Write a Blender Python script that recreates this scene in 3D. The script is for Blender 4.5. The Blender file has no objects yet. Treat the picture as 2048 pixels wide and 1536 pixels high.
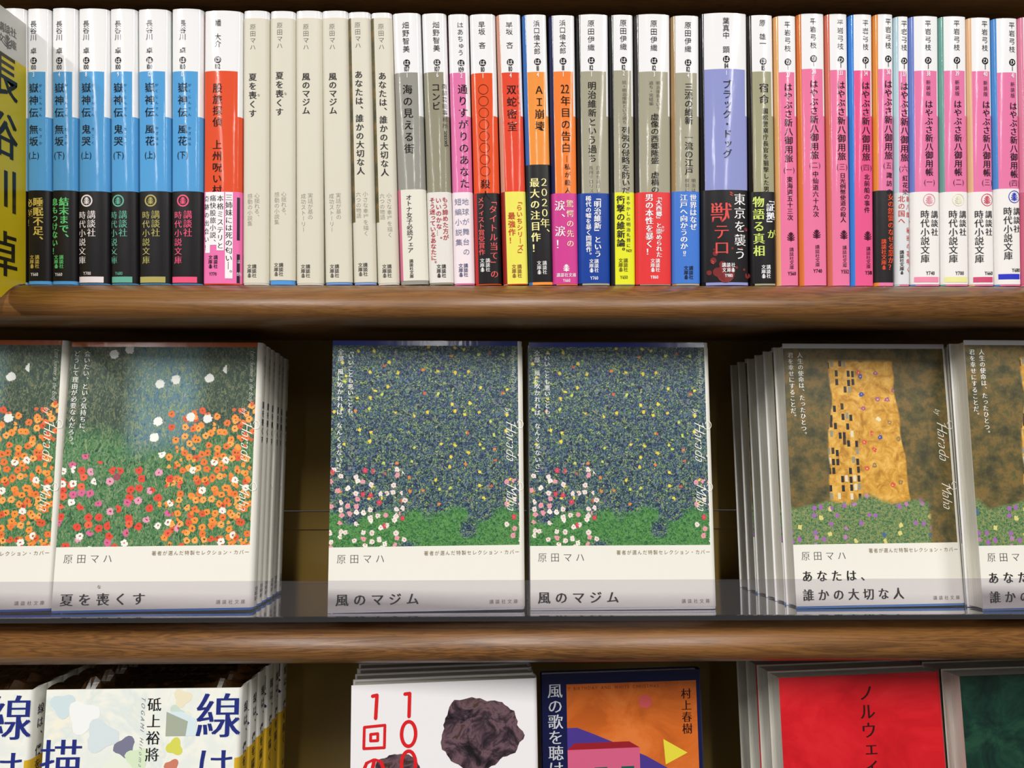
import bpy, math, random
from mathutils import Vector, Matrix
random.seed(7)
S = bpy.context.scene
C = S.collection
MM = 0.001
ORIGIN_Z = 1.35            # height of the camera above the shop floor (m)

# ------------------------------------------------------------------ camera, world, lights, exposure
F_PX = 1539.0; YAW = math.radians(0.8); CAM_Y = -421.0       # millimetres, scene origin on the front plane of the upper row
cam_d = bpy.data.cameras.new('camera'); cam_d.sensor_width = 36; cam_d.lens = 36 * F_PX / 2048; cam_d.clip_start = 0.01
cam = bpy.data.objects.new('camera', cam_d); C.objects.link(cam)
cam.location = (0, CAM_Y * MM, ORIGIN_Z); cam.rotation_euler = (math.pi / 2, 0, -YAW)
S.camera = cam
W = bpy.data.worlds.new('world'); S.world = W; W.use_nodes = True
bg = W.node_tree.nodes['Background']; bg.inputs[0].default_value = (1.0, 0.97, 0.92, 1); bg.inputs[1].default_value = 0.13
S.view_settings.view_transform = 'Standard'; S.view_settings.look = 'None'; S.view_settings.gamma = 1
S.view_settings.use_curve_mapping = False; S.view_settings.exposure = -0.27
def lamp(x, y, z, sx, sy, watt, col=(1.0, 0.975, 0.94)):
    l = bpy.data.lights.new('fluorescent_tube', 'AREA'); l.shape = 'RECTANGLE'; l.size = sx; l.size_y = sy; l.energy = watt; l.color = col
    o = bpy.data.objects.new('fluorescent_tube', l); C.objects.link(o); o.location = (x, y, ORIGIN_Z + z)
for lx, rows in ((-1.65, ((-1.62, 72), (-3.0, 20), (-4.4, 14))), (0.08, ((-1.62, 46), (-4.25, 14))), (1.55, ((-1.62, 58), (-3.0, 18), (-4.4, 14)))):
    for ly, watt in rows:
        lamp(lx, ly, 1.35, 0.07, 1.2, watt)

def at(px, py, Y=0.0):
    """point (mm) of the plane y = Y seen at a pixel of the 2048 x 1536 frame"""
    a = (px - 1024) / F_PX; b = (768 - py) / F_PX
    dx = math.sin(YAW) + a * math.cos(YAW); dy = math.cos(YAW) - a * math.sin(YAW)
    t = (Y - CAM_Y) / dy
    return Vector((dx * t, Y, b * t))

# ------------------------------------------------------------------ materials
def lin(c):
    return tuple((v / 255 / 12.92 if v / 255 <= 0.04045 else ((v / 255 + 0.055) / 1.055) ** 2.4) for v in c) + (1,)
_m = {}
def paper(rgb, rough=0.2, coat=0.0, name='paper'):
    k = (tuple(rgb), rough, coat)
    if k not in _m:
        m = bpy.data.materials.new(name); m.use_nodes = True; b = m.node_tree.nodes['Principled BSDF']
        b.inputs['Base Color'].default_value = lin(rgb); b.inputs['Roughness'].default_value = rough; b.inputs['Specular IOR Level'].default_value = 0.38
        b.inputs['Coat Weight'].default_value = coat; b.inputs['Coat Roughness'].default_value = 0.08
        if rough < 0.35:      # laminated card is never quite flat
            nt = m.node_tree; no = nt.nodes.new('ShaderNodeTexNoise'); no.inputs['Scale'].default_value = 260; no.inputs['Detail'].default_value = 3
            tc = nt.nodes.new('ShaderNodeTexCoord'); bp = nt.nodes.new('ShaderNodeBump'); bp.inputs['Strength'].default_value = 0.12; bp.inputs['Distance'].default_value = 0.0006
            mp = nt.nodes.new('ShaderNodeMapping'); mp.inputs['Scale'].default_value = (1, 1, 0.25)
            nt.links.new(tc.outputs['Object'], mp.inputs[0]); nt.links.new(mp.outputs[0], no.inputs[0]); nt.links.new(no.outputs[0], bp.inputs['Height'])
            nt.links.new(bp.outputs[0], b.inputs['Normal'])
        _m[k] = m
    return _m[k]
WHITE = (236, 236, 237)
GL = 0.10      # gloss laminate roughness
MT = 0.5       # matt paper roughness

class N:
    """small node graph writer"""
    def __init__(s, name, rough=0.5):
        s.m = bpy.data.materials.new(name); s.m.use_nodes = True; s.nt = s.m.node_tree; s.b = s.nt.nodes['Principled BSDF']
        s.b.inputs['Roughness'].default_value = rough
        s.tc = s.nt.nodes.new('ShaderNodeTexCoord')
    def lk(s, a, b):
        s.nt.links.new(a, b)
    def inp(s, sock, v):
        if hasattr(v, 'type') and hasattr(v, 'node'): s.lk(v, sock)
        else: sock.default_value = v
    def math(s, op, a, b=0.0, c=None, clamp=False):
        n = s.nt.nodes.new('ShaderNodeMath'); n.operation = op; n.use_clamp = clamp; s.inp(n.inputs[0], a); s.inp(n.inputs[1], b)
        if c is not None: s.inp(n.inputs[2], c)
        return n.outputs[0]
    def coords(s, scale=1000.0):
        """object coordinates in mm: (x, y, z)"""
        n = s.nt.nodes.new('ShaderNodeVectorMath'); n.operation = 'SCALE'; s.lk(s.tc.outputs['Object'], n.inputs[0]); n.inputs['Scale'].default_value = scale
        sp = s.nt.nodes.new('ShaderNodeSeparateXYZ'); s.lk(n.outputs[0], sp.inputs[0]); s.P = n.outputs[0]
        s.x, s.y, s.z = sp.outputs
        return s.P
    def plane(s):
        """flat page coordinates u = depth, v = height"""
        s.coords(); c = s.nt.nodes.new('ShaderNodeCombineXYZ'); s.lk(s.y, c.inputs[0]); s.lk(s.z, c.inputs[1]); s.uv = c.outputs[0]
    def noise(s, vec, scale, detail=2, rough=0.5, dist=0.0, col=False):
        n = s.nt.nodes.new('ShaderNodeTexNoise'); s.lk(vec, n.inputs['Vector']); n.inputs['Scale'].default_value = scale
        n.inputs['Detail'].default_value = detail; n.inputs['Roughness'].default_value = rough; n.inputs['Distortion'].default_value = dist
        return n.outputs[1 if col else 0]
    def ramp(s, f, stops, const=False):
        if not const: stops = [(0.5 + (p - 0.5) * 0.7, c) for p, c in stops]
        n = s.nt.nodes.new('ShaderNodeValToRGB'); s.lk(f, n.inputs[0]); e = n.color_ramp.elements
        if const: n.color_ramp.interpolation = 'CONSTANT'
        while len(e) < len(stops): e.new(0.5)
        for i, (p, c) in enumerate(stops): e[i].position = p; e[i].color = lin(c)
        return n.outputs[0]
    def mix(s, f, a, b):
        n = s.nt.nodes.new('ShaderNodeMix'); n.data_type = 'RGBA'; s.inp(n.inputs[0], f)
        s.inp(n.inputs[6], a); s.inp(n.inputs[7], b)
        return n.outputs[2]
    def step(s, v, edge, soft):
        return s.math('DIVIDE', s.math('SUBTRACT', v, edge), soft, clamp=True)
    def vor(s, vec, scale, rnd=1.0):
        n = s.nt.nodes.new('ShaderNodeTexVoronoi'); n.voronoi_dimensions = '2D'; s.lk(vec, n.inputs['Vector']); n.inputs['Scale'].default_value = scale
        n.inputs['Randomness'].default_value = rnd
        sp = s.nt.nodes.new('ShaderNodeSeparateColor'); s.lk(n.outputs['Color'], sp.inputs[0])
        return n.outputs['Distance'], sp.outputs[0], sp.outputs[1]
    def shift(s, vec, d):
        n = s.nt.nodes.new('ShaderNodeVectorMath'); s.lk(vec, n.inputs[0]); n.inputs[1].default_value = d; return n.outputs[0]
    def dots(s, base, off, cell, rad, density, mask, stops, core=None):
        """scatter round dabs of paint: one per voronoi cell, kept where random < density * mask"""
        wob = s.noise(s.uv, 0.9, 1, col=True)
        w = s.nt.nodes.new('ShaderNodeVectorMath'); w.operation = 'MULTIPLY_ADD'; s.lk(wob, w.inputs[0]); w.inputs[1].default_value = (1.8, 1.8, 0); s.lk(s.shift(s.uv, off), w.inputs[2])
        d, r1, r2 = s.vor(w.outputs[0], 1.0 / cell)
        keep = s.math('LESS_THAN', r1, s.math('MULTIPLY', mask, density)) if mask is not None else s.math('LESS_THAN', r1, density)
        inside = s.math('MULTIPLY', keep, s.step(s.math('SUBTRACT', rad, d), 0.0, 0.05))
        out = s.mix(inside, base, s.ramp(r2, stops, True))
        if core:
            out = s.mix(s.math('MULTIPLY', keep, s.step(s.math('SUBTRACT', rad * 0.3, d), 0.0, 0.05)), out, lin(core))
        return out
    def done(s, col):
        s.inp(s.b.inputs['Base Color'], col); return s.m

def mat_flower_field():
    n = N('flower_print', 0.45); n.plane()
    st = n.nt.nodes.new('ShaderNodeMapping'); st.inputs['Scale'].default_value = (1.0, 0.5, 1); st.inputs['Rotation'].default_value = (0, 0, 0.35); n.lk(n.uv, st.inputs[0])
    fine = n.noise(st.outputs[0], 0.55, 4, 0.68, 1.8)
    low = n.ramp(fine, [(0.3, (22, 62, 42)), (0.42, (48, 100, 58)), (0.5, (84, 132, 70)), (0.57, (60, 112, 92)), (0.64, (150, 160, 84)), (0.72, (92, 120, 130))])
    top = n.ramp(fine, [(0.3, (26, 44, 40)), (0.46, (42, 66, 52)), (0.56, (64, 84, 62)), (0.63, (120, 130, 88)), (0.7, (84, 70, 60))])
    blue = n.ramp(fine, [(0.32, (52, 92, 104)), (0.45, (96, 128, 150)), (0.54, (82, 122, 104)), (0.64, (150, 158, 96)), (0.72, (130, 140, 178))])
    h = n.math('ADD', n.z, n.math('MULTIPLY', n.noise(n.uv, 0.05, 2), 26))
    base = n.mix(n.step(h, 102.0, 14.0), low, top)
    wide = n.math('ABSOLUTE', n.math('SUBTRACT', n.y, 52.0))
    base = n.mix(n.math('MULTIPLY', n.step(n.math('MULTIPLY', wide, -1.0), -24.0, 12.0), n.step(h, 96.0, 14.0)), base, blue)
    right = n.step(n.math('MULTIPLY', n.math('ADD', n.y, n.math('MULTIPLY', n.noise(n.uv, 0.06, 2), 20)), -1.0), -64.0, 16.0)
    lowz = n.step(n.math('MULTIPLY', h, -1.0), -128.0, 10.0)
    left = n.math('SUBTRACT', 1.0, right)
    c = n.dots(base, (0, 0, 0), 4.4, 0.44, 0.85, n.math('MULTIPLY', right, lowz), [(0, (236, 140, 52)), (0.3, (226, 112, 44)), (0.6, (240, 162, 78)), (0.85, (216, 84, 40))], (120, 60, 26))
    c = n.dots(c, (2.3, 1.7, 0), 3.4, 0.34, 0.22, n.math('MULTIPLY', right, lowz), [(0, (230, 128, 48)), (0.5, (238, 156, 66)), (0.8, (206, 90, 44))])
    lz2 = n.step(n.math('MULTIPLY', h, -1.0), -100.0, 8.0)
    c = n.dots(c, (31, 7, 0), 5.2, 0.42, 0.42, n.math('MULTIPLY', left, lz2), [(0, (218, 66, 44)), (0.35, (228, 96, 60)), (0.55, (206, 96, 140)), (0.8, (222, 150, 176))], (160, 40, 40))
    c = n.dots(c, (11, 47, 0), 5.8, 0.36, 0.12, lz2, [(0, (232, 230, 220)), (0.6, (150, 60, 84)), (0.8, (236, 234, 226))], (150, 84, 60))
    c = n.dots(c, (17, 3, 0), 9.0, 0.3, 0.3, n.math('MULTIPLY', n.step(h, 100.0, 6.0), n.step(n.math('MULTIPLY', wide, -1.0), -34.0, 8.0)), [(0, (224, 226, 220)), (0.7, (234, 234, 228))])
    return n.done(c)
def mat_leafy_dabs():
    n = N('leaf_print', 0.45); n.plane()
    fine = n.noise(n.uv, 0.62, 3, 0.72, 1.6); tone = n.noise(n.shift(n.uv, (40, 9, 3)), 0.5, 2, 0.6, 1.0)
    a = n.ramp(fine, [(0.34, (10, 16, 34)), (0.43, (28, 38, 96)), (0.47, (22, 54, 52)), (0.52, (56, 82, 160)), (0.56, (50, 100, 54)), (0.63, (138, 160, 76)), (0.69, (96, 72, 144))])
    b = n.ramp(fine, [(0.34, (14, 30, 26)), (0.44, (34, 78, 46)), (0.51, (46, 56, 112)), (0.58, (90, 134, 60)), (0.68, (176, 180, 90))])
    base = n.mix(n.step(tone, 0.47, 0.14), a, b)
    g = n.ramp(fine, [(0.3, (24, 72, 44)), (0.48, (48, 116, 56)), (0.6, (104, 150, 66)), (0.7, (60, 124, 100))])
    h = n.math('ADD', n.z, n.math('MULTIPLY', n.noise(n.uv, 0.07, 3), 22))
    base = n.mix(n.math('MULTIPLY', n.step(n.math('MULTIPLY', h, -1.0), -66.0, 5.0), n.step(n.noise(n.shift(n.uv, (5, 90, 0)), 0.045, 1), 0.36, 0.06)), base, g)
    c = n.dots(base, (0, 0, 0), 7.5, 0.14, 0.55, n.step(h, 66.0, 6.0), [(0, (228, 208, 70)), (0.35, (222, 196, 60)), (0.6, (216, 130, 52)), (0.75, (196, 208, 86)), (0.9, (196, 92, 56))])
    c = n.dots(c, (3.1, 4.2, 0), 3.2, 0.15, 0.4, n.step(h, 66.0, 6.0), [(0, (96, 70, 140)), (0.4, (170, 186, 80)), (0.7, (70, 110, 170))])
    lz = n.math('MULTIPLY', n.step(n.math('MULTIPLY', n.z, -1.0), -80.0, 10.0), n.math('MAXIMUM', n.step(n.y, 62.0, 6.0), n.math('MULTIPLY', n.step(n.math('MULTIPLY', n.y, -1.0), -14.0, 6.0), 0.7)))
    c = n.dots(c, (12, 5, 0), 4.3, 0.34, 0.6, lz, [(0, (226, 214, 206)), (0.35, (220, 150, 160)), (0.65, (232, 226, 216)), (0.86, (200, 60, 80))], (206, 120, 130))
    return n.done(c)
def mat_gold_mosaic():
    n = N('gold_print', 0.45); n.plane()
    olive = n.ramp(n.noise(n.uv, 0.09, 5, 0.7), [(0.3, (58, 56, 34)), (0.5, (92, 82, 44)), (0.62, (122, 96, 48)), (0.72, (84, 84, 44))])
    # a plain gold panel with a grid of dark and pale tesserae
    gold = n.ramp(n.noise(n.uv, 0.16, 5, 0.7, 0.6), [(0.3, (166, 116, 34)), (0.5, (204, 150, 52)), (0.68, (222, 176, 84))])
    br = n.nt.nodes.new('ShaderNodeMapping'); br.inputs['Scale'].default_value = (0.42, 0.2, 1); n.lk(n.uv, br.inputs[0])
    v = n.nt.nodes.new('ShaderNodeTexVoronoi'); v.voronoi_dimensions = '2D'; v.distance = 'CHEBYCHEV'; v.inputs['Randomness'].default_value = 0.35; v.inputs['Scale'].default_value = 1.0
    n.lk(br.outputs[0], v.inputs['Vector']); sp = n.nt.nodes.new('ShaderNodeSeparateColor'); n.lk(v.outputs['Color'], sp.inputs[0])
    blk = n.math('MULTIPLY', n.math('LESS_THAN', v.outputs['Distance'], 0.36), n.math('LESS_THAN', sp.outputs[0], 0.42))
    tess = n.mix(n.math('MULTIPLY', blk, n.step(n.y, 55.0, 2.0)), gold, n.ramp(sp.outputs[1], [(0, (30, 30, 34)), (0.45, (216, 206, 176)), (0.65, (140, 138, 120)), (0.82, (60, 44, 30))], True))
    tess = n.dots(tess, (2, 3, 0), 5.0, 0.3, 0.3, n.math('SUBTRACT', 1.0, n.step(n.y, 55.0, 2.0)), [(0, (206, 80, 56)), (0.25, (150, 116, 60)), (0.5, (60, 76, 150)), (0.65, (226, 214, 180)), (0.8, (160, 90, 120))], (226, 200, 150))
    wob = n.math('MULTIPLY', n.math('SUBTRACT', n.noise(n.uv, 0.04, 1), 0.5), 10)
    w = n.math('ABSOLUTE', n.math('ADD', n.math('SUBTRACT', n.y, 52.0), wob))
    half = n.math('SUBTRACT', 27.0, n.math('MULTIPLY', n.z, 0.06))
    inside = n.math('MULTIPLY', n.step(n.math('SUBTRACT', half, w), 0.0, 1.0), n.step(n.math('MULTIPLY', n.z, -1.0), -139.0, 2.0))
    c = n.mix(inside, olive, tess)
    fine = n.noise(n.uv, 0.9, 3, 0.65, 1.0)
    mead = n.ramp(fine, [(0.3, (44, 84, 60)), (0.46, (84, 122, 72)), (0.55, (110, 134, 84)), (0.64, (160, 154, 78)), (0.72, (92, 110, 120))])
    mead = n.dots(mead, (1, 8, 0), 4.5, 0.3, 0.35, None, [(0, (154, 96, 168)), (0.4, (176, 120, 170)), (0.6, (66, 100, 140)), (0.8, (210, 200, 120))])
    h = n.math('ADD', n.z, n.math('MULTIPLY', n.noise(n.shift(n.uv, (0, 30, 0)), 0.06, 2), 20))
    m = n.math('MULTIPLY', n.step(n.math('MULTIPLY', h, -1.0), -70.0, 3.0), n.step(n.y, 16.0, 3.0))
    c = n.mix(m, c, mead)
    return n.done(c)
def mat_wash():
    n = N('watercolour_wash', 0.25); n.plane()
    c = n.ramp(n.noise(n.uv, 0.035, 4, 0.6, 0.5), [(0.35, (222, 226, 220)), (0.5, (232, 232, 222)), (0.6, (214, 222, 218)), (0.7, (234, 230, 214))])
    return n.done(c)
def mat_mottle(name, stops, scale=0.08, rough=0.3):
    n = N(name, rough); n.plane()
    return n.done(n.ramp(n.noise(n.uv, scale, 5, 0.65, 0.8), stops))
def mat_pages():
    n = N('page_edges', 0.75); n.coords()
    w = n.noise(n.P, 1.0, 1)
    mp = n.nt.nodes.new('ShaderNodeMapping'); mp.inputs['Scale'].default_value = (6.0, 0.03, 0.03); n.lk(n.P, mp.inputs[0])
    f = n.noise(mp.outputs[0], 1.0, 2, 0.7)
    return n.done(n.ramp(f, [(0.3, (200, 196, 180)), (0.5, (228, 225, 212)), (0.7, (238, 236, 226))]))
def mat_wood():
    n = N('brown_wood', 0.42); n.coords(); n.b.inputs['Coat Weight'].default_value = 0.3; n.b.inputs['Coat Roughness'].default_value = 0.33
    mp = n.nt.nodes.new('ShaderNodeMapping'); mp.inputs['Scale'].default_value = (0.0045, 0.05, 0.07); mp.inputs['Rotation'].default_value = (0, 0, 0.05); n.lk(n.P, mp.inputs[0])
    warp = n.noise(mp.outputs[0], 1.2, 4, 0.55, 1.4)
    ring = n.math('FRACT', n.math('MULTIPLY', warp, 13.0))
    ringc = n.math('ABSOLUTE', n.math('SUBTRACT', ring, 0.5))
    mp2 = n.nt.nodes.new('ShaderNodeMapping'); mp2.inputs['Scale'].default_value = (0.06, 1.0, 1.3); mp2.inputs['Rotation'].default_value = (0, 0.05, 0.09); n.lk(n.P, mp2.inputs[0])
    pore = n.noise(mp2.outputs[0], 1.6, 3, 0.6, 0.3)
    base = n.ramp(ringc, [(-0.2, (84, 54, 24)), (0.07, (106, 69, 31)), (0.5, (126, 84, 40))])
    dark = n.step(n.math('MULTIPLY', pore, -1.0), -0.42, 0.06)
    col = n.mix(n.math('MULTIPLY', dark, 0.75), base, lin((74, 44, 20)))
    big = n.noise(mp.outputs[0], 0.6, 2)
    col = n.mix(n.math('MULTIPLY', n.step(big, 0.45, 0.2), 0.35), col, lin((142, 96, 44)))
    bp = n.nt.nodes.new('ShaderNodeBump'); bp.inputs['Strength'].default_value = 0.25; bp.inputs['Distance'].default_value = 0.0004; n.lk(pore, bp.inputs['Height']); n.lk(bp.outputs[0], n.b.inputs['Normal'])
    return n.done(col)
def mat_clear(name, tint, haze, ior=1.45):
    m = bpy.data.materials.new(name); m.use_nodes = True; nt = m.node_tree; out = nt.nodes['Material Output']; nt.nodes.remove(nt.nodes['Principled BSDF'])
    tr = nt.nodes.new('ShaderNodeBsdfTransparent'); tr.inputs[0].default_value = lin(tint)
    gl = nt.nodes.new('ShaderNodeBsdfGlossy'); gl.inputs['Roughness'].default_value = 0.06
    df = nt.nodes.new('ShaderNodeBsdfDiffuse'); df.inputs[0].default_value = (0.72, 0.7, 0.74, 1)
    fr = nt.nodes.new('ShaderNodeFresnel'); fr.inputs[0].default_value = ior
    a = nt.nodes.new('ShaderNodeMixShader'); a.inputs[0].default_value = haze; nt.links.new(tr.outputs[0], a.inputs[1]); nt.links.new(df.outputs[0], a.inputs[2])
    b = nt.nodes.new('ShaderNodeMixShader'); nt.links.new(fr.outputs[0], b.inputs[0]); nt.links.new(a.outputs[0], b.inputs[1]); nt.links.new(gl.outputs[0], b.inputs[2])
    nt.links.new(b.outputs[0], out.inputs[0]); return m
M_FLOWER = mat_flower_field(); M_LEAF = mat_leafy_dabs(); M_GOLD = mat_gold_mosaic(); M_WASH = mat_wash(); M_PAGES = mat_pages(); M_WOOD = mat_wood()
M_INK = mat_mottle('ink_wash', [(0.3, (22, 18, 22)), (0.45, (58, 44, 52)), (0.58, (104, 80, 88)), (0.7, (64, 46, 38))], 0.09)
M_GREEN = mat_mottle('dark_green_cloth_print', [(0.3, (10, 30, 26)), (0.5, (16, 48, 38)), (0.7, (30, 66, 48))], 0.05)
M_ORANGE = mat_mottle('orange_wash', [(0.3, (176, 84, 26)), (0.5, (196, 98, 34)), (0.7, (206, 112, 50))], 0.03)
M_RED = mat_mottle('red_card', [(0.3, (176, 16, 26)), (0.5, (194, 22, 32)), (0.7, (206, 34, 42))], 0.02)
M_TRAY = mat_clear('clear_acrylic', (244, 242, 246), 0.03); M_EDGE = mat_clear('acrylic_edge', (46, 40, 54), 0.04); M_FILM = mat_clear('clear_film', (246, 246, 246), 0.13)

# ------------------------------------------------------------------ mesh helpers
def link(name, me, parent=None, mats=None):
    o = bpy.data.objects.new(name, me); C.objects.link(o)
    if mats:
        for m in mats: me.materials.append(m)
    if parent: o.parent = parent
    return o
def mesh(name, vs, fs, mats, parent=None, idx=None, smooth=None, scale=MM):
    me = bpy.data.meshes.new(name); me.from_pydata([(v[0] * scale, v[1] * scale, v[2] * scale) for v in vs], [], fs)
    if idx: me.polygons.foreach_set('material_index', idx)
    if smooth is not None: me.polygons.foreach_set('use_smooth', smooth if isinstance(smooth, list) else [smooth] * len(fs))
    me.update()
    return link(name, me, parent, mats)
def thing(name, label, cat, loc=(0, 0, 0), group=None):
    o = bpy.data.objects.new(name, None); o.empty_display_size = 0.02; C.objects.link(o)
    o.location = (loc[0] * MM, loc[1] * MM, loc[2] * MM + ORIGIN_Z); o['label'] = label; o['category'] = cat
    if group: o['group'] = group
    return o
def box_vf(x0, x1, y0, y1, z0, z1, vs, fs):
    b = len(vs); vs += [(x, y, z) for z in (z0, z1) for y in (y0, y1) for x in (x0, x1)]
    fs += [tuple(b + i for i in q) for q in ((0, 2, 3, 1), (4, 5, 7, 6), (0, 1, 5, 4), (2, 6, 7, 3), (0, 4, 6, 2), (1, 3, 7, 5))]
def prism_x(name, prof, x0, x1, mat, parent, smooth_from=None):
    """profile in (y, z), extruded along x"""
    n = len(prof); vs = [(x0, y, z) for y, z in prof] + [(x1, y, z) for y, z in prof]
    fs = [(i, (i + 1) % n, n + (i + 1) % n, n + i) for i in range(n)] + [tuple(range(n))[::-1], tuple(range(n, 2 * n))]
    o = mesh(name, vs, fs, [mat], parent); 
    if smooth_from is not None:
        for p in o.data.polygons[smooth_from[0]:smooth_from[1]]: p.use_smooth = True
    return o

# ------------------------------------------------------------------ print: glyphs and flat marks
ROT = set('ー（）「」『』—―…〟〝－')
SMALL = set('っゃゅょァィェォッャュョぃぇぁ')
STY = {'g': (-0.004, 0), 'b': (0.0, 0.035), 'bb': (0.004, 0.06), 'm': (-0.008, 0.040), 'mb': (-0.002, 0.060), 't': (-0.018, 0.016), 'i': (-0.022, 0.018)}
_g = {}
def glyph(ch, style):
    k = (ch, style)
    if k in _g: return _g[k]
    off, dup = STY[style]
    c = bpy.data.curves.new('g', 'FONT'); c.body = ch; c.size = 1; c.resolution_u = 2; c.offset = off; c.fill_mode = 'FRONT'
    o = bpy.data.objects.new('g', c); C.objects.link(o); bpy.context.view_layer.update()
    dg = bpy.context.evaluated_depsgraph_get(); me = bpy.data.meshes.new_from_object(o.evaluated_get(dg))
    vs = [(v.co.x, v.co.y) for v in me.vertices]; fs = [tuple(p.vertices) for p in me.polygons]
    bpy.data.objects.remove(o); bpy.data.curves.remove(c); bpy.data.meshes.remove(me)
    lat = ord(ch) < 0x250
    xs = [v[0] for v in vs] or [0]
    wd = (max(xs) - min(xs)) if lat else 1.0
    if lat: m0 = (max(xs) + min(xs)) / 2; vs = [(x - m0, y - 0.345) for x, y in vs]
    else: vs = [(x - 0.51, y - 0.38) for x, y in vs]
    if style == 'i': vs = [(x + y * 0.55, y) for x, y in vs]
    if dup:
        n = len(vs); vs = [(x - dup / 2, y, 0.0) for x, y in vs] + [(x + dup / 2, y, 0.55) for x, y in vs]; fs = fs + [tuple(n + i for i in f) for f in fs]
    _g[k] = (vs, fs, wd)
    return _g[k]

class Print:
    """flat ink on a surface, in mm (u right, v up)"""
    def __init__(s): s.v = []; s.f = []; s.i = []; s.cols = []; s.layer = 0
    def ci(s, col):
        if col not in s.cols: s.cols.append(col)
        return s.cols.index(col)
    def put(s, vs, fs, col, layer=1):
        b = len(s.v); s.layer = (s.layer + 1) % 12      # every mark a hair above the last: overlapping ink never shares a plane
        s.v += [(q[0], q[1], layer + 0.04 * s.layer + (q[2] if len(q) > 2 else 0)) for q in vs]; s.f += [tuple(b + i for i in f) for f in fs]; s.i += [s.ci(col)] * len(fs)
    def ch(s, ch, u, v, size, col, style='g', rot=False, sx=1.0, sy=1.0, layer=3):
        if ch in ' 　': return
        vs, fs, wd = glyph(ch, style)
        if rot: vs = [(q[1], -q[0]) + tuple(q[2:]) for q in vs]
        s.put([(u + q[0] * size * sx, v + q[1] * size * sy) + tuple(q[2:]) for q in vs], fs, col, layer)
    def vert(s, text, u, v0, v1, size, col, style='g', sx=1.0):
        n = len(text); p = (v0 - v1) / n
        for k, c in enumerate(text):
            v = v0 - p * (k + 0.5); du = dv = 0
            if c in '、。': du, dv = 0.6 * size, 0.55 * min(size, p)
            if c in SMALL: du, dv = 0.08 * size, 0.08 * size
            if c in '」』': dv = 0.1 * size
            if c in '「『': dv = -0.1 * size
            s.ch(c, u + du, v + dv, size, col, style, rot=c in ROT, sx=sx, sy=min(1.0, p / size * 1.02) if c not in '、。' else 1.0)
    def hor(s, text, u, v, size, col, style='g', sx=0.8, gap=0.09, align=0.5, pitch=None, sy=1.0):
        ws = [(glyph(c, style)[2] if c not in ' 　' else 0.35) for c in text]
        if pitch: ws = [pitch / size / sx - gap] * len(text)
        tot = sum(w + gap for w in ws) * size * sx - gap * size * sx; x = u - tot * align
        for c, w in zip(text, ws):
            s.ch(c, x + w * size * sx / 2, v, size, col, style, sx=sx, sy=sy); x += (w + gap) * size * sx
    def down(s, text, u, v, size, col, style='i', sx=0.85, gap=0.12):
        """latin line turned a quarter to the right, reading downwards"""
        for c in text:
            w = glyph(c, style)[2] if c != ' ' else 0.35
            if c != ' ':
                vs, fs, _ = glyph(c, style); vv = v - w * size * sx / 2
                s.put([(u + q[1] * size, vv - q[0] * size * sx) + tuple(q[2:]) for q in vs], fs, col, 3)
            v -= (w + gap) * size * sx
        return v
    def poly(s, pts, col, layer=1): s.put(pts, [tuple(range(len(pts)))], col, layer)
    def rect(s, u0, u1, v0, v1, col, layer=1):
        k = max(1, int(abs(u1 - u0) / 1.2)); vs = []
        for j in range(k + 1): x = u0 + (u1 - u0) * j / k; vs += [(x, v0), (x, v1)]
        s.put(vs, [(2 * j, 2 * j + 2, 2 * j + 3, 2 * j + 1) for j in range(k)], col, layer)
    def disc(s, u, v, r, col, layer=1, n=20, ry=None): s.poly([(u + r * math.cos(a * 2 * math.pi / n), v + (ry or r) * math.sin(a * 2 * math.pi / n)) for a in range(n)], col, layer)
    def ring(s, u, v, r0, r1, col, layer=1, n=28):
        vs = [(u + r * math.cos(a * 2 * math.pi / n), v + r * math.sin(a * 2 * math.pi / n)) for r in (r0, r1) for a in range(n)]
        s.put(vs, [(a, (a + 1) % n, n + (a + 1) % n, n + a) for a in range(n)], col, layer)
    def frond(s, u, v, r, col, layer=2):
        """the publisher's leaf emblem: five pairs of curled fronds about a stem"""
        def leaf(x, y, ang, ln, wd):
            pts = []
            for k in range(10):
                t = 2 * math.pi * k / 10; px = ln / 2 + ln / 2 * math.cos(t); py = wd / 2 * math.sin(t)
                py += 0.18 * ln * (px / ln) ** 2
                pts.append((px, py))
            ca, sa = math.cos(ang), math.sin(ang)
            for m in (1, -1): s.poly([(u + m * (x + a * ca - b * sa) * r, v + (y + a * sa + b * ca) * r) for a, b in pts][::m], col, layer)
        for y, a, l in ((0.36, 62, .52), (0.12, 46, .72), (-0.16, 32, .84), (-0.44, 18, .86), (-0.66, 2, .74)): leaf(0.02, y, math.radians(a), l, 0.2)
        s.poly([(u - .1 * r, v - .8 * r), (u, v - .98 * r), (u + .1 * r, v - .8 * r), (u + .07 * r, v + .6 * r), (u, v + r), (u - .07 * r, v + .6 * r)], col, layer)
        s.disc(u, v - 0.35 * r, 0.26 * r, col, layer, 10, 0.45 * r)
    def build(s, name, fn, parent, rough=GL, mats={}):
        if not s.v: return None
        vs = [fn(*q) for q in s.v]
        return mesh(name, vs, s.f, [mats.get(c) or (paper(c, rough) if not isinstance(c, str) else globals()[c]) for c in s.cols], parent, s.i)

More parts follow.
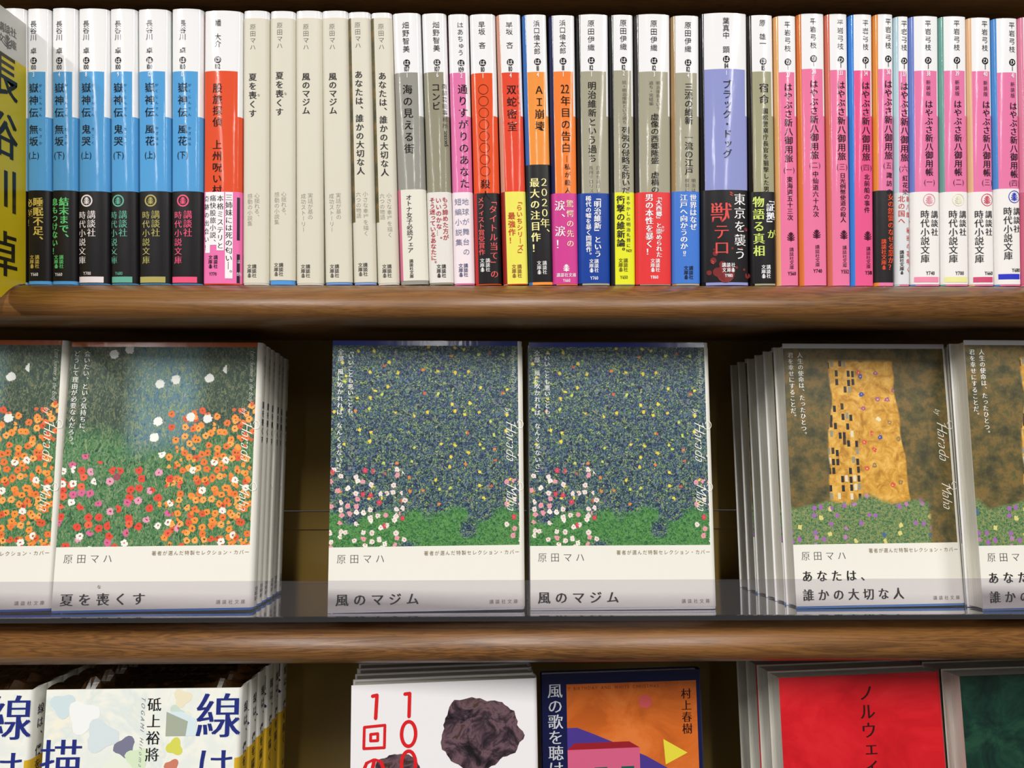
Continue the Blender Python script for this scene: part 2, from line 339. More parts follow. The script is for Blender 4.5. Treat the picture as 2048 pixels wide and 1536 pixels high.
# ------------------------------------------------------------------ the book
class Book:
    """local frame (mm): spine faces -y, front cover faces -x, base at z = 0"""
    def __init__(s, label, w, h=148.0, d=105.0, rl=1.6, rr=2.2, group=None, name='paperback_book', bulge=None):
        s.w, s.h, s.d = w, h, d; s.rl, s.rr = rl, rr; s.b = bulge if bulge is not None else 0.075 * w
        s.root = thing(name, label, 'book', group=group)
    def prof(s, off):
        hw = s.w / 2 + off; pts = [(-hw, s.d, 'F'), (-hw, s.rl, 'CL')]
        def arc(cx, r, a0, a1, seg, n=5):
            return [(cx + (r + off) * math.cos(a0 + (a1 - a0) * k / n), r + (r + off) * math.sin(a0 + (a1 - a0) * k / n), seg) for k in range(1, n + 1)]
        yb = lambda x, r: 0
        pts = [(-hw, s.d, 'F'), (-hw, s.rl, 'CL')] + arc(-s.w / 2 + s.rl, s.rl, math.pi, 1.5 * math.pi, 'CL')
        pts[-1] = pts[-1][:2] + ('S',)
        a, b = -s.w / 2 + s.rl, s.w / 2 - s.rr; n = 8
        for k in range(1, n + 1):
            x = a + (b - a) * k / n; pts.append((x, -off, 'S' if k < n else 'CR'))
        ar = arc(s.w / 2 - s.rr, s.rr, 1.5 * math.pi, 2 * math.pi, 'CR'); ar[-1] = ar[-1][:2] + ('B',)
        pts += ar + [(hw, s.d, 'E')]
        out = []
        for x, y, g in pts:
            t = max(-1, min(1, x / (s.w / 2)))
            out.append((x, y - (s.b * (1 - t * t) if y < max(s.rl, s.rr) + 0.01 else 0), g))
        return out
    def ysurf(s, x):
        hw = s.w / 2; t = max(-1, min(1, x / hw)); y = 0.0
        if x < -hw + s.rl: k = min(1, (-hw + s.rl - x) / s.rl); y = s.rl * (1 - math.sqrt(1 - k * k))
        if x > hw - s.rr: k = min(1, (x - hw + s.rr) / s.rr); y = s.rr * (1 - math.sqrt(1 - k * k))
        return y - s.b * (1 - t * t)
    def sheet(s, name, off, z0, z1, rows, mats, th=0.3, parent=None, rim=None):
        """folded cover: rows = [(z_top, {seg: mat})...] from the bottom up"""
        P = s.prof(off); Q = s.prof(off - th); n = len(P); vs = []; fs = []; ix = []; sm = []
        ml = []
        def mi(m):
            if m not in ml: ml.append(m)
            return ml.index(m)
        zs = [z0] + [r[0] for r in rows]
        for z in zs: vs += [(p[0], p[1], z) for p in P]
        for j, r in enumerate(rows):
            for i in range(n - 1):
                g = P[i][2]; b = j * n
                fs.append((b + i, b + i + 1, b + n + i + 1, b + n + i)); ix.append(mi(r[1].get(g, r[1]['*']))); sm.append(g in ('CL', 'S', 'CR') )
        b = len(vs); vs += [(p[0], p[1], z) for z in (z0, z1) for p in Q]
        rimm = mi(rim or paper((214, 212, 204), MT))
        for i in range(n - 1):
            fs.append((b + i + 1, b + i, b + n + i, b + n + i + 1)); ix.append(rimm); sm.append(False)
        b2 = len(vs); vs += [(p[0], p[1], z) for z in (z0, z1) for p in P] + [(p[0], p[1], z) for z in (z0, z1) for p in Q]
        for i in range(n - 1):
            fs.append((b2 + i + 1, b2 + i, b2 + 2 * n + i, b2 + 2 * n + i + 1)); ix.append(rimm); sm.append(False)
            fs.append((b2 + n + i, b2 + n + i + 1, b2 + 3 * n + i + 1, b2 + 3 * n + i)); ix.append(rimm); sm.append(False)
        for e in (0, n - 1):
            fs.append((b2 + e, b2 + n + e, b2 + 3 * n + e, b2 + 2 * n + e)[::(1 if e else -1)]); ix.append(rimm); sm.append(False)
        return mesh(name, vs, fs, ml, parent or s.root, ix, sm)
    def pages(s):
        x0, x1 = -s.w / 2 + 0.45, s.w / 2 - 0.45; y1 = s.d - 1.0; n = 6; vs = []
        prof = [(x0, 1.5), (x1, 1.5)] + [(x1 + (x0 - x1) * k / n, y1 - 0.8 * math.sin(math.pi * k / n)) for k in range(n + 1)]
        m = len(prof); vs = [(x, y, z) for z in (0.9, s.h - 0.9) for x, y in prof]
        fs = [(i, (i + 1) % m, m + (i + 1) % m, m + i) for i in range(m)] + [tuple(range(m))[::-1], tuple(range(m, 2 * m))]
        return mesh('pages', vs, fs, [M_PAGES], s.root)
    def spine_print(s, P, name='spine_lettering', off=0.0, parent=None, rough=GL, eps=0.10):
        return P.build(name, lambda u, v, l: (u, s.ysurf(u) - off - eps - 0.03 * l, v), parent or s.root, rough)
    def cover_print(s, P, name='cover_lettering', off=0.0, parent=None, rough=MT, eps=0.06):
        # u from the fore-edge (left when facing the cover), v from the base
        return P.build(name, lambda u, v, l: (-s.w / 2 - off - eps - 0.035 * l, s.d - u, v), parent or s.root, rough)
    def place(s, x, y, z, yaw=0.0, tilt=0.0, lean=0.0, facing=False):
        s.root.location = (x * MM, y * MM, z * MM + ORIGIN_Z)
        if facing:      # front cover towards -y : tilt back, then turn
            Mx = Matrix.Rotation(yaw, 4, 'Z') @ Matrix.Rotation(-tilt, 4, 'X') @ Matrix.Rotation(math.pi / 2, 4, 'Z')
            s.root.rotation_euler = Mx.to_euler()
        else: s.root.rotation_euler = (0, lean, 0)
def copy_tree(o, loc, label=None):
    r = o.copy(); C.objects.link(r); r.location = loc
    if label: r['label'] = label
    for ch in o.children:
        c = ch.copy(); C.objects.link(c); c.parent = r
        for g in ch.children:
            d = g.copy(); C.objects.link(d); d.parent = c
    return r

# ------------------------------------------------------------------ the bookcase
Z_TOP = at(1024, 571).z
case = thing('bookcase', 'brown wooden bookcase holding every book, with rounded shelf fronts and a tan back panel', 'bookcase', (0, 0, -340))
def nose(z, slope=0.0, back=140.0):
    """shelf section: rounded front, top at z, optional fall towards the back"""
    top = [(back, z - slope * back), (1.0, z - 0.1), (-3, z - 0.5), (-7.5, z - 1.9), (-11.5, z - 4.2), (-14.6, z - 7.3), (-16.6, z - 11), (-16.9, z - 14.6), (-15.4, z - 18), (-12.6, z - 20.3), (-9, z - 21.3)]
    fine = [top[0]]
    for k in range(1, len(top) - 1):      # refine the round by midpoints
        a, b = top[k], top[k + 1]; fine += [a, ((a[0] + b[0]) / 2 * 1.0, (a[1] + b[1]) / 2)]
    return fine + [top[-1], (-7, z - 22.0), (-4, z - 22.2), (back, z - 22.2 - slope * back)]
TAN = math.tan(math.radians(7.0))
Z_MID = -127.4
def board(z, slope, x0=-450, x1=450):
    p = nose(z, slope); o = prism_x('shelf_board', [(y, zz + 340) for y, zz in p], x0, x1, M_WOOD, case)
    for i, poly in enumerate(o.data.polygons):
        if 1 <= i <= len(p) - 4: poly.use_smooth = True
    return o
board(Z_TOP + 182, 0); board(Z_TOP, 0); board(Z_MID, TAN); board(Z_MID - 190, TAN)
M_PANEL = paper((142, 116, 54), 0.42, name='tan_panel')
def panel(name, x0, x1, y0, y1, z0, z1, m=None):
    vs, fs = [], []; box_vf(x0, x1, y0, y1, z0 + 340, z1 + 340, vs, fs); return mesh(name, vs, fs, [m or M_PANEL], case)
panel('back_panel', -450, 450, 140, 144, -92.0, 250)
panel('back_rail', -450, 450, 138.6, 144, -105.4, -92.9)
panel('back_panel', -450, 450, 140, 144, -350, -106.0)
for sx in (-1, 1): panel('side_panel', min(sx * 450, sx * 468), max(sx * 450, sx * 468), -12, 144, -350, 256, M_WOOD)

# ------------------------------------------------------------------ upper row: spines
WH = paper(WHITE, GL)
# boundaries between neighbouring books, in the frame, at the top (y=100) and at the bottom (y=520)
BT = [4, 53, 102, 156, 219, 275, 341, 408, 486, 539.5, 592, 645, 697, 743.5, 786, 844, 896, 940, 993, 1043, 1096, 1152, 1217, 1267.5, 1341, 1399, 1494, 1546.5, 1594, 1649, 1697, 1746, 1787.5, 1818, 1877.5, 1933.5, 1982.5, 2037, 2088]
BB = [4, 54, 103, 155, 220.5, 277, 343, 405, 485, 538.5, 591, 648, 706, 753, 799, 857, 907, 949, 1004, 1056, 1104.5, 1155, 1221, 1270.5, 1343, 1401, 1499, 1553, 1597.5, 1656, 1701, 1748, 1789, 1820.5, 1881, 1938, 1989.5, 2042, 2094]
TOPY = [24, 24.5, 23, 24, 24, 24.5, 23, 27, 25.6, 26, 25, 25, 27, 28, 29, 29, 30, 30, 30, 30, 31, 29, 29, 28, 30, 25.5, 28, 29, 24.5, 24.5, 25, 24, 28, 28, 28, 30, 31, 28]
UP = 'paperbacks standing on the upper shelf'
BLK = (24, 22, 24); INK = (34, 30, 32); DK = (30, 28, 30)
class Spine:
    def __init__(s, i, label, cx, rl=1.6, rr=None, name='paperback_book'):
        rr = rr or (2.4 if i < 18 else 1.3)
        s.i = i; xt0, xt1, xb0, xb1 = BT[i], BT[i + 1], BB[i], BB[i + 1]
        s.px0 = lambda y: xt0 + (xb0 - xt0) * (y - 100) / 420; s.px1 = lambda y: xt1 + (xb1 - xt1) * (y - 100) / 420
        ext = lambda f, y: at(f(y), y)
        a, b = ext(s.px0, 300), ext(s.px1, 300); s.w = (b - a).x - 0.6
        s.s = F_PX / (-CAM_Y * math.cos(YAW)) * 1.0
        s.k = (s.px1(300) - s.px0(300)) / (b - a).x
        ba, bb = ext(s.px0, 571), ext(s.px1, 571); ta, tb = ext(s.px0, 30), ext(s.px1, 30)
        xbot = (ba.x + bb.x) / 2; xtop = (ta.x + tb.x) / 2; s.lean = math.atan2(xtop - xbot, ta.z - ba.z)
        s.h = at(1024, TOPY[i]).z - Z_TOP - 0.3
        s.bk = Book(label, s.w, s.h, 105, rl, rr, UP, name)
        s.bk.place(xbot, 0, Z_TOP + 0.06 + abs(math.sin(s.lean)) * s.w / 2, lean=s.lean)
        s.P = Print(); s.Q = Print(); s.cx = cx
    def u(s, rel): return rel / s.k - s.w / 2
    def v(s, y): return (571 - y) / s.k
    def vert(s, t, rel, y0, y1, size, col, style='g', P=None, sx=1.0): (P or s.P).vert(t, s.u(rel), s.v(y0), s.v(y1), size / s.k, col, style, sx)
    def hor(s, t, rel, y, size, col, style='g', P=None, sx=0.8, sy=1.0): (P or s.P).hor(t, s.u(rel), s.v(y), size / s.k, col, style, sx, sy=sy)
    def body(s, rgb, side, ytop=143, rightx=None, back=None, sidelow=None):
        """glossy white jacket with a coloured spine panel; side = colour of the front cover"""
        zc = s.v(ytop); zs = s.v(234); col = paper(rgb, GL); sd = side if not isinstance(side, tuple) else paper(side, GL)
        lft = sd if s.i > 17 else (WH); lft2 = sd if s.i > 17 else col
        rows = [(zs, {'*': col, 'CL': lft2, 'F': sd, 'B': col}), (zc, {'*': col, 'CL': lft2, 'F': sd, 'CR': WH, 'B': WH}), (s.h, {'*': WH, 'CL': lft, 'F': sd})]
        s.bk.sheet('jacket', 0, 0, s.h, rows, None, rim=WH); s.bk.pages()
    def head(s, author, num, vol, kana='は', y0=40, y1=108, dy=121, ny=134, vy=149, asz=14.5, nsz=14):
        s.vert(author, s.cx, y0, y1, asz, INK, 'g')
        u, v = s.u(s.cx), s.v(dy); s.P.disc(u, v, 6.8 / s.k, BLK, 1); s.P.ch(kana, u, v, 10.8 / s.k, (240, 240, 240), 'b', layer=3)
        s.hor(num, s.cx, ny, nsz, INK, 'b', sx=0.62); s.hor(vol, s.cx, vy, 13.5, (244, 244, 244), 'b', sx=0.62)
    def band(s, rgb, ytop, ybot=566, rough=0.3, side=None, mat=None):
        m = mat or paper(rgb, rough); s.zb = s.v(ytop)
        sd = paper(side, rough) if side else m
        s.bd = s.bk.sheet('paper_band', 0.16, s.v(ybot), s.zb, [(s.zb, {'*': m, 'F': sd, 'CL': sd if side else m})], None, th=0.12, rim=m)
    def pub(s, rel1, rel2, y0, col, size=9.2, on='Q', split=True, dy=27):
        P = s.Q if on == 'Q' else s.P
        s.vert('講談社', rel1, y0, y0 + dy, size, col, 'b', P); s.vert('文庫', rel2, y0, y0 + dy * .66, size, col, 'b', P)
        P.frond(s.u(rel2), s.v(y0 + dy * .84), 5.2 / s.k, col)
    def done(s, rough=GL, brough=0.3):
        s.bk.spine_print(s.P, rough=rough)
        if s.Q.v: s.bk.spine_print(s.Q, 'band_lettering', 0.16, s.bd, brough)

# book behind the yellow divider
b = Spine(0, 'plain white paperback half hidden behind the yellow index divider', 20); b.body((120, 170, 214), (120, 170, 214)); b.band(BLK, 382); b.done()
BLUE = (86, 158, 214)
blue = [
 (1, 15, '3', '無坂', '（上）', 'むさか', 'blue-spined paperback numbered 3 with gold writing on its black band'),
 (2, 17, '4', '無坂', '（下）', 'むさか', 'blue-spined paperback numbered 4 with green writing on its black band'),
 (3, 18, '8', '鬼哭', '（上）', 'きこく', 'blue-spined paperback numbered 8 with a white crest on its black band'),
 (4, 18, '9', '鬼哭', '（下）', 'きこく', 'blue-spined paperback numbered 9 with a teal crest on its black band'),
 (5, 25, '12', '風花', '（上）', 'かざはな', 'blue-spined paperback numbered 12 with an olive crest on its black band'),
 (6, 24, '13', '風花', '（下）', 'かざはな', 'blue-spined paperback numbered 13 with a pink crest on its black band')]
for i, cx, vol, t, ud, furi, lab in blue:
    b = Spine(i, lab, cx); b.body(BLUE, (60, 110, 90)); b.head('長谷川　卓', '100', vol)
    b.vert('嶽神伝', cx, 163, 238, 20.5, INK, 'm'); b.vert(t, cx, 247, 295, 20, INK, 'm')
    b.hor('(' + ud[1] + ')', cx, 311, 17, INK, 'm', sx=0.75)
    b.vert('がくじんでん', cx + 14, 165, 236, 6.6, INK, 'g'); b.vert(furi, cx + 14, 252, 294, 6.6, INK, 'g')
    if i < 3:
        b.band(BLK, 382, 564); g = (200, 176, 84) if i == 1 else (104, 206, 120)
        if i == 1: b.vert('睡眠不足、', 24, 396, 492, 21, g, 'bb', b.Q); b.vert('必至！', 6.5, 397, 457, 17, g, 'bb', b.Q, sx=0.75)
        else: b.vert('結末まで、', 27, 396, 486, 20, g, 'bb', b.Q); b.vert('息もつけない！', 8, 397, 512, 16, g, 'bb', b.Q, sx=0.85)
        b.pub(22, 11, 512, g); b.hor('Y660', 16, 551, 9.5, (226, 226, 226), 'b', b.Q, sx=0.75)
    else:
        b.band(BLK, 384, 569)
        g = {3: (232, 222, 222), 4: (98, 168, 146), 5: (170, 160, 92), 6: (228, 84, 122)}[i]; r = {3: 19, 4: 17, 5: 26, 6: 25}[i]
        b.Q.ring(b.u(r), b.v(403), 9.3 / b.k, 12.2 / b.k, g); b.Q.frond(b.u(r), b.v(403), 8.5 / b.k, g)
        b.vert('講談社', r + 10, 422, 476, 18, g, 'm', b.Q); b.vert('時代小説文庫', r - 9.5, 423, 531, 16.5, g, 'm', b.Q)
        if i < 5: b.hor('Y700' if i == 3 else 'Y680', r + 1, 549, 9.5, g, 'b', b.Q, sx=0.75)
        b.Q.rect(-b.w / 2 + 0.7, b.w / 2 - 2.6, b.v(567.5), b.v(555.5), g)
    b.done()
# red-orange
b = Spine(7, 'red-orange spined paperback with a pink band under a blue-spined row', 29); b.body((222, 84, 52), (200, 90, 60)); b.head('幡　大介', '102', '2', y0=40, y1=96)
b.vert('股旅探偵　上州呪い村', 29, 166, 393, 20.5, INK, 'm')
b.band((232, 112, 172), 385, 569)
for r, y1 in ((53, 559), (36, 503), (21.5, 492), (7.5, 508)): b.Q.rect(b.u(r - 7.4), b.u(r + 7.4), b.v(y1), b.v(386), (240, 236, 238))
b.vert('三姉妹には死の匂い―。', 53, 389, 556, 14.5, INK, 'm', b.Q); b.vert('本格ミステリと', 36, 391, 501, 14, INK, 'm', b.Q)
b.vert('痛快股旅小説、', 21, 391, 494, 13.5, INK, 'm', b.Q); b.vert('奇跡の出会い！', 7.5, 391, 505, 13, INK, 'm', b.Q, sx=0.85)
b.pub(27, 16, 512, DK, 9); b.hor('Y770', 21, 550, 9.5, DK, 'b', b.Q, sx=0.75)
b.Q.rect(b.u(68), b.u(77), b.v(482), b.v(396), (36, 30, 40)); b.Q.rect(b.u(68), b.u(77.4), b.v(568), b.v(510), (36, 30, 40)); b.vert('ま感', 72, 512, 562, 8.5, (230, 220, 226), 'm', b.Q)
b.done()
# cream selection covers, spine out
CREAM = (212, 207, 190); GR = (150, 142, 126)
sel = [(8, 20, M_FLOWER, '夏を喪くす', 'S1', 'cream-spined paperback beside the red-orange one, five-character title, flowery cover edge'),
       (9, 20, M_FLOWER, '夏を喪くす', 'S1', 'cream-spined paperback with a wide blue strip at its foot, flowery cover edge'),
       (10, 21, M_LEAF, '風のマジム', 'S2', 'cream-spined paperback with a leafy cover edge and no blue line at its foot'),
       (11, 21, M_LEAF, '風のマジム', 'S2', 'cream-spined paperback with a leafy cover edge and a thin blue line at its foot'),
       (12, 19, M_GOLD, 'あなたは、誰かの大切な人', 'S3', 'cream-spined paperback with a long title and gold cover edge, nearer the leafy pair'),
       (13, 20, M_GOLD, 'あなたは、誰かの大切な人', 'S3', 'cream-spined paperback with a long title, beside the pink-edged grey one')]
for i, cx, art, title, kind, lab in sel:
    b = Spine(i, lab, cx); b.bk.pages(); dy = -3 if i in (9, 12) else 0
    foot = {9: (86, 150, 214), 11: (110, 150, 206), 12: (130, 156, 206)}.get(i, (222, 220, 214))
    b.bk.sheet('jacket', 0, 0, b.h, [(8, {'*': paper(foot, GL)}), (b.h, {'*': WH})], None, rim=WH)
    cr = paper(CREAM, MT); z0 = b.v(562) if i == 9 else (b.v(566) if i in (11, 12) else b.v(568)); z1 = b.v(37)
    rows = [(b.v(446), {'*': cr}), (z1, {'*': cr, 'F': art, 'CL': art if i > 11 else cr})]
    wrap = b.bd = b.bk.sheet('selection_cover', 0.22, z0, z1, rows, None, th=0.15, rim=cr)
    Q = b.Q; b.vert('原田マハ', cx, 48 + dy, 102 + dy, 12.5, (88, 82, 76), 't', Q)
    if kind == 'S1': b.vert(title, cx, 146 + dy, 237 + dy, 16.5, INK, 'mb', Q); b.vert('な', cx + 12, 187 + dy, 196 + dy, 6, INK, 'g', Q)
    elif kind == 'S2': b.vert(title, cx, 146 + dy, 231 + dy, 16.5, INK, 'mb', Q)
    else: b.vert(title, cx, 145 + dy, 355 + dy, 16.5, INK, 'mb', Q)
    o2 = 0 if i < 12 else -2
    c1, c2, e1, e2 = {'S1': ('心揺れる、', '感動の小説集', 440, 454), 'S2': ('実話が基の', '成功ストーリー', 441, 466), 'S3': ('小さな幸福を描く', '六つの物語', 477, 441)}[kind]
    b.vert(c1, 29 + o2, 387 + dy, e1 + dy, 11, GR, 't', Q); b.vert(c2, 15 + o2, 388 + dy, e2 + dy, 11, GR, 't', Q)
    b.pub(24, 14, 530 + dy, (84, 80, 76), 9.4)
    b.done(GL, MT)
def std(i, lab, cx, body, side, author, num, vol, kana='は', ytop=143, **k):
    b = Spine(i, lab, cx, rl=2.2 if i > 17 else 1.6); b.body(body, side, ytop); b.head(author, num, vol, kana, **k); return b
b = std(14, 'grey-spined paperback with a pink cover edge and a cream band', 26, (150, 148, 140), (206, 110, 140), '畑野智美', '107', '1', y0=45, y1=108, dy=128, ny=140, vy=153, ytop=147)
b.vert('海の見える街', 26, 169, 311, 20.5, INK, 'm'); b.band((222, 219, 206), 381, 563, MT, side=(206, 110, 140)); b.vert('オトナ女子必読フェア', 22, 391, 508, 12.5, INK, 'm', b.Q); b.vert('講談社文庫', 23, 520, 558, 8.2, INK, 'b', b.Q); b.done(GL, MT)
b = std(15, 'olive-grey spined paperback with crimson writing on its off-white band', 28, (146, 142, 122), (200, 205, 206), '畑野智美', '107', '6', y0=44, y1=106, dy=127, ny=140, vy=152, ytop=146)
b.vert('コンビ', 24, 167, 223, 18, INK, 'm'); b.vert('南部芸能事務所', 41, 168, 260, 11, INK, 't'); b.P.down('season5', b.u(42), b.v(264), 11 / b.k, INK, 'm'); 
b.band((222, 218, 212), 386, 567, MT); R = (180, 34, 54)
b.vert('もう諦めた方が', 36, 395, 483, 12, R, 'b', b.Q); b.vert('いいのかな…。', 23, 396, 487, 12, R, 'b', b.Q); b.vert('そう迷っているあなたに。', 10.5, 396, 534, 12, R, 'b', b.Q); b.pub(30, 20, 530, DK); b.done(GL, MT)
b = std(16, 'thin pink-spined paperback with slate writing on a pale pink band', 24, (222, 118, 168), (214, 90, 150), 'はあちゅう', '109', '2', y0=45, y1=114, dy=128, ny=141, vy=153, ytop=147, asz=13)
b.vert('通りすがりのあなた', 26, 168, 380, 20.5, INK, 'm'); b.band((236, 222, 228), 386, 568, MT); g = (110, 116, 150)
b.vert('地球が舞台の', 26, 395, 515, 14.5, g, 'g', b.Q); b.vert('短編小説集', 11.5, 395, 496, 14.5, g, 'g', b.Q); b.pub(24, 14, 528, (80, 84, 120)); b.done(GL, MT)
b = std(17, 'red-orange spined paperback with a column of printed circles', 24, (226, 84, 46), (150, 40, 30), '早坂　吝', '110', '1', y0=45, y1=100, dy=128, ny=141, vy=154, ytop=148)
for k in range(8): b.P.ring(b.u(24), b.v(181 + 23.3 * k), 9.2 / b.k, 10 / b.k, INK, 2)
b.vert('殺人', 24, 358, 404, 20, INK, 'm'); b.band(BLK, 388, 569, side=(190, 40, 40)); R = (226, 92, 92)
b.vert('「タイトル当て」の', 38, 393, 559, 17, R, 'm', b.Q); b.vert('メフィスト賞受賞作', 14, 395, 512, 13, R, 'b', b.Q); b.pub(25, 14, 518, (230, 230, 230)); b.done()
b = std(18, 'vermilion spined paperback with dark red writing on its yellow band', 26, (224, 76, 54), (206, 150, 130), '早坂　吝', '110', '4', y0=45, y1=100, dy=127, ny=140, vy=153, ytop=147)
b.vert('双蛇密室', 27, 169, 267, 20.5, INK, 'm'); b.vert('そうじゃ', 40, 170, 213, 7, INK, 'g'); b.band((232, 224, 92), 385, 569, side=(150, 40, 36)); R = (200, 60, 40)
b.vert('「らいちシリーズ」', 36, 397, 517, 12.5, R, 'b', b.Q); b.vert('最強作！', 20, 425, 490, 15, R, 'b', b.Q); b.pub(33, 22, 530, (150, 96, 50)); b.done()
b = std(19, 'light orange spined paperback with a tall black band reaching higher than its neighbours', 29, (236, 148, 70), (60, 110, 180), '浜口倫太郎', '111', '4', y0=43, y1=112, dy=126, ny=139, vy=152, ytop=146, asz=13.5)
b.vert('ＡＩ崩壊', 31, 170, 266, 20.5, INK, 'm'); b.band(BLK, 331, 565, side=(30, 44, 50)); Y = (244, 234, 160)
b.vert('２０２０年、', 36, 356, 478, 20, Y, 'm', b.Q); b.vert('最大の注目作！', 17, 356, 508, 19.5, Y, 'mb', b.Q); b.pub(33, 22, 523, (230, 230, 230)); b.done()
b = std(20, 'deep orange spined paperback with a magenta band and white leaf emblem', 27, (238, 130, 62), (40, 44, 84), '浜口倫太郎', '111', '1', y0=42, y1=111, dy=125, ny=138, vy=151, ytop=145, asz=13.5)
b.hor('22', 30, 180, 25, INK, 'm', sx=0.7); b.vert('年目の告白', 31, 192, 309, 20.5, INK, 'm'); b.vert('―私が殺人', 33, 312, 390, 12.5, INK, 'm'); b.band((204, 62, 142), 388, 569)
b.vert('驚愕の先の', 37, 399, 498, 15.5, (244, 224, 190), 'm', b.Q); b.vert('涙、涙！', 17, 400, 502, 22, (244, 240, 236), 'm', b.Q); b.Q.frond(b.u(28), b.v(537), 8.5 / b.k, (238, 234, 238))
b.hor('講談社文庫', 28, 551, 8.6, (238, 234, 238), 'b', b.Q, sx=0.85, ); b.hor('Y660', 28, 562, 9, (238, 234, 238), 'b', b.Q, sx=0.75); b.done()
OL = (164, 160, 140)
b = std(21, 'olive-grey spined paperback with a dark blue band', 29, OL, (34, 34, 34), '原田伊織', '112', '1', y0=42, y1=106, dy=124, ny=138, vy=151, ytop=145)
b.vert('明治維新という過ち', 30, 165, 327, 17.5, INK, 'm'); b.vert('日本を滅ぼし', 41, 333, 388, 9, INK, 't'); b.vert('長州テロリス', 27, 333, 388, 9, INK, 't'); b.band((16, 62, 152), 388, 567); w = (240, 240, 244)
b.vert('「明治維新」という', 39, 389, 516, 15, w, 'mb', b.Q); b.vert('稀代の嘘を暴く問題作。', 21, 393, 517, 11.5, w, 'mb', b.Q); b.pub(36, 26, 519, w); b.hor('Y760', 31, 557, 9.5, w, 'b', b.Q, sx=0.75); b.done()
b = std(22, 'thin olive-grey spined paperback with black writing on a bright yellow band', 28, OL, (30, 30, 32), '原田伊織', '112', '2', y0=41, y1=104, dy=123, ny=137, vy=149, ytop=143)
b.vert('続・明治維新という過ち', 29, 163, 250, 9, INK, 't'); b.vert('列強の侵略を防いだ', 31, 255, 389, 17, INK, 'm'); b.band((226, 228, 40), 386, 569, side=(34, 34, 34))
b.vert('まやかしの明治礼賛に', 35, 392, 497, 8.6, INK, 'm', b.Q); b.hor('NO!', 36, 502, 8, INK, 'b', b.Q); b.vert('衝撃の維新論。', 20, 392, 512, 17, INK, 'mb', b.Q); b.pub(29, 19, 517, (110, 100, 30)); b.hor('Y650', 25, 555, 9.5, (90, 84, 30), 'b', b.Q, sx=0.75); b.done()
b = std(23, 'thick olive-grey spined paperback with a scarlet band', 38, OL, (60, 56, 54), '原田伊織', '112', '3', y0=43, y1=107, dy=125, ny=139, vy=152, ytop=146)
b.vert('明治維新という', 46, 165, 224, 9, INK, 't'); b.vert('過ち・完結編', 32, 165, 214, 9, INK, 't'); b.vert('虚像の西郷隆盛　虚構の', 39, 229, 388, 17, INK, 'm'); b.band((222, 54, 56), 386, 569)
b.vert('「大西郷」と崇められた', 46, 389, 516, 12.5, w, 'mb', b.Q); b.vert('男の本性を暴く！', 27, 389, 512, 16.5, w, 'mb', b.Q); b.vert('あが', 54, 452, 466, 6, w, 'g', b.Q); b.pub(43, 33, 518, w); b.hor('Y860', 36, 555, 9.5, w, 'b', b.Q, sx=0.75); b.done()
b = std(24, 'olive-grey spined paperback with a sky blue band', 33, OL, (160, 130, 90), '原田伊織', '112', '4', y0=46, y1=109, dy=128, ny=141, vy=154, ytop=148)
b.vert('三流の維新　一流の江戸', 34, 168, 352, 17.5, INK, 'm'); b.vert('明治は', 43, 358, 386, 9, INK, 't'); b.vert('模倣に', 30, 358, 386, 9, INK, 't'); b.band((64, 118, 206), 384, 567)
b.vert('世界はなぜ', 42, 390, 462, 15, w, 'mb', b.Q); b.vert('江戸へ向かうのか', 23, 390, 500, 15.5, w, 'mb', b.Q); b.hor('!?', 24, 508, 15, w, 'b', b.Q); b.pub(37, 27, 532, DK); b.done()
b = std(25, 'widest book of the row, lavender-blue spine with a red-spattered black band', 51, (144, 150, 204), (26, 24, 26), '葉真中　顕', '114', '1', y0=40, y1=111, dy=123, ny=136, vy=150, ytop=142)
b.vert('ブラック・ドッグ', 52, 163, 320, 19, INK, 'm'); b.band(BLK, 382, 565, side=(26, 24, 26))
for (x, y, r, cc) in ((26, 508, 5, 0), (22, 522, 6, 0), (46, 548, 18, 0), (14, 546, 5, 0), (92, 552, 6, 0), (88, 460, 3.5, 0), (60, 498, 2.5, 0), (30, 545, 9, 0), (68, 536, 3, 0), (40, 530, 7, 0), (24, 500, 2, 0), (79, 498, 2.5, 0), (84, 540, 2.5, 0)):
    PP = Print(); PP.disc(b.u(x), b.v(y), r / b.k, (122, 40, 42), 1); b.bk.spine_print(PP, 'red_spatter', 0.16, b.bd, 0.3)
b.vert('東京を襲う', 76, 387, 522, 25, (240, 238, 238), 'm', b.Q); R = (218, 78, 76)
b.hor('〝', 52, 396, 22, R, 'm', b.Q, sx=1.0); b.vert('獣', 39, 405, 450, 44, R, 'm', b.Q); b.vert('テロ', 39, 449, 512, 33, R, 'm', b.Q); b.hor('〟', 27, 520, 20, R, 'm', b.Q, sx=1.0)
b.hor('講談社', 52, 531, 9.5, w, 'b', b.Q, sx=0.9); b.hor('文庫', 48, 541, 9.5, w, 'b', b.Q, sx=0.9); b.Q.frond(b.u(61), b.v(541), 5 / b.k, w); b.hor('Y980', 52, 552, 9.5, w, 'b', b.Q, sx=0.75); b.done()
b = std(26, 'olive spined paperback whose black band has yellow-green writing', 30, (160, 158, 128), (34, 28, 22), '原　雄一', '115', '1', y0=43, y1=97, dy=126, ny=139, vy=152, ytop=146)
b.vert('宿命', 31, 167, 213, 20, INK, 'm'); b.vert('國松警察庁長官を狙撃した男', 33, 218, 386, 12, INK, 'm'); b.band(BLK, 385, 567, side=(26, 22, 24)); g = (204, 222, 108)
b.vert('「証拠」', 41, 391, 458, 19, w, 'mb', b.Q); b.vert('が', 43, 458, 480, 19, g, 'mb', b.Q); b.vert('物語る真相', 17, 393, 514, 23, g, 'mb', b.Q); b.pub(35, 25, 530, w); b.done()
PK = (230, 120, 160)
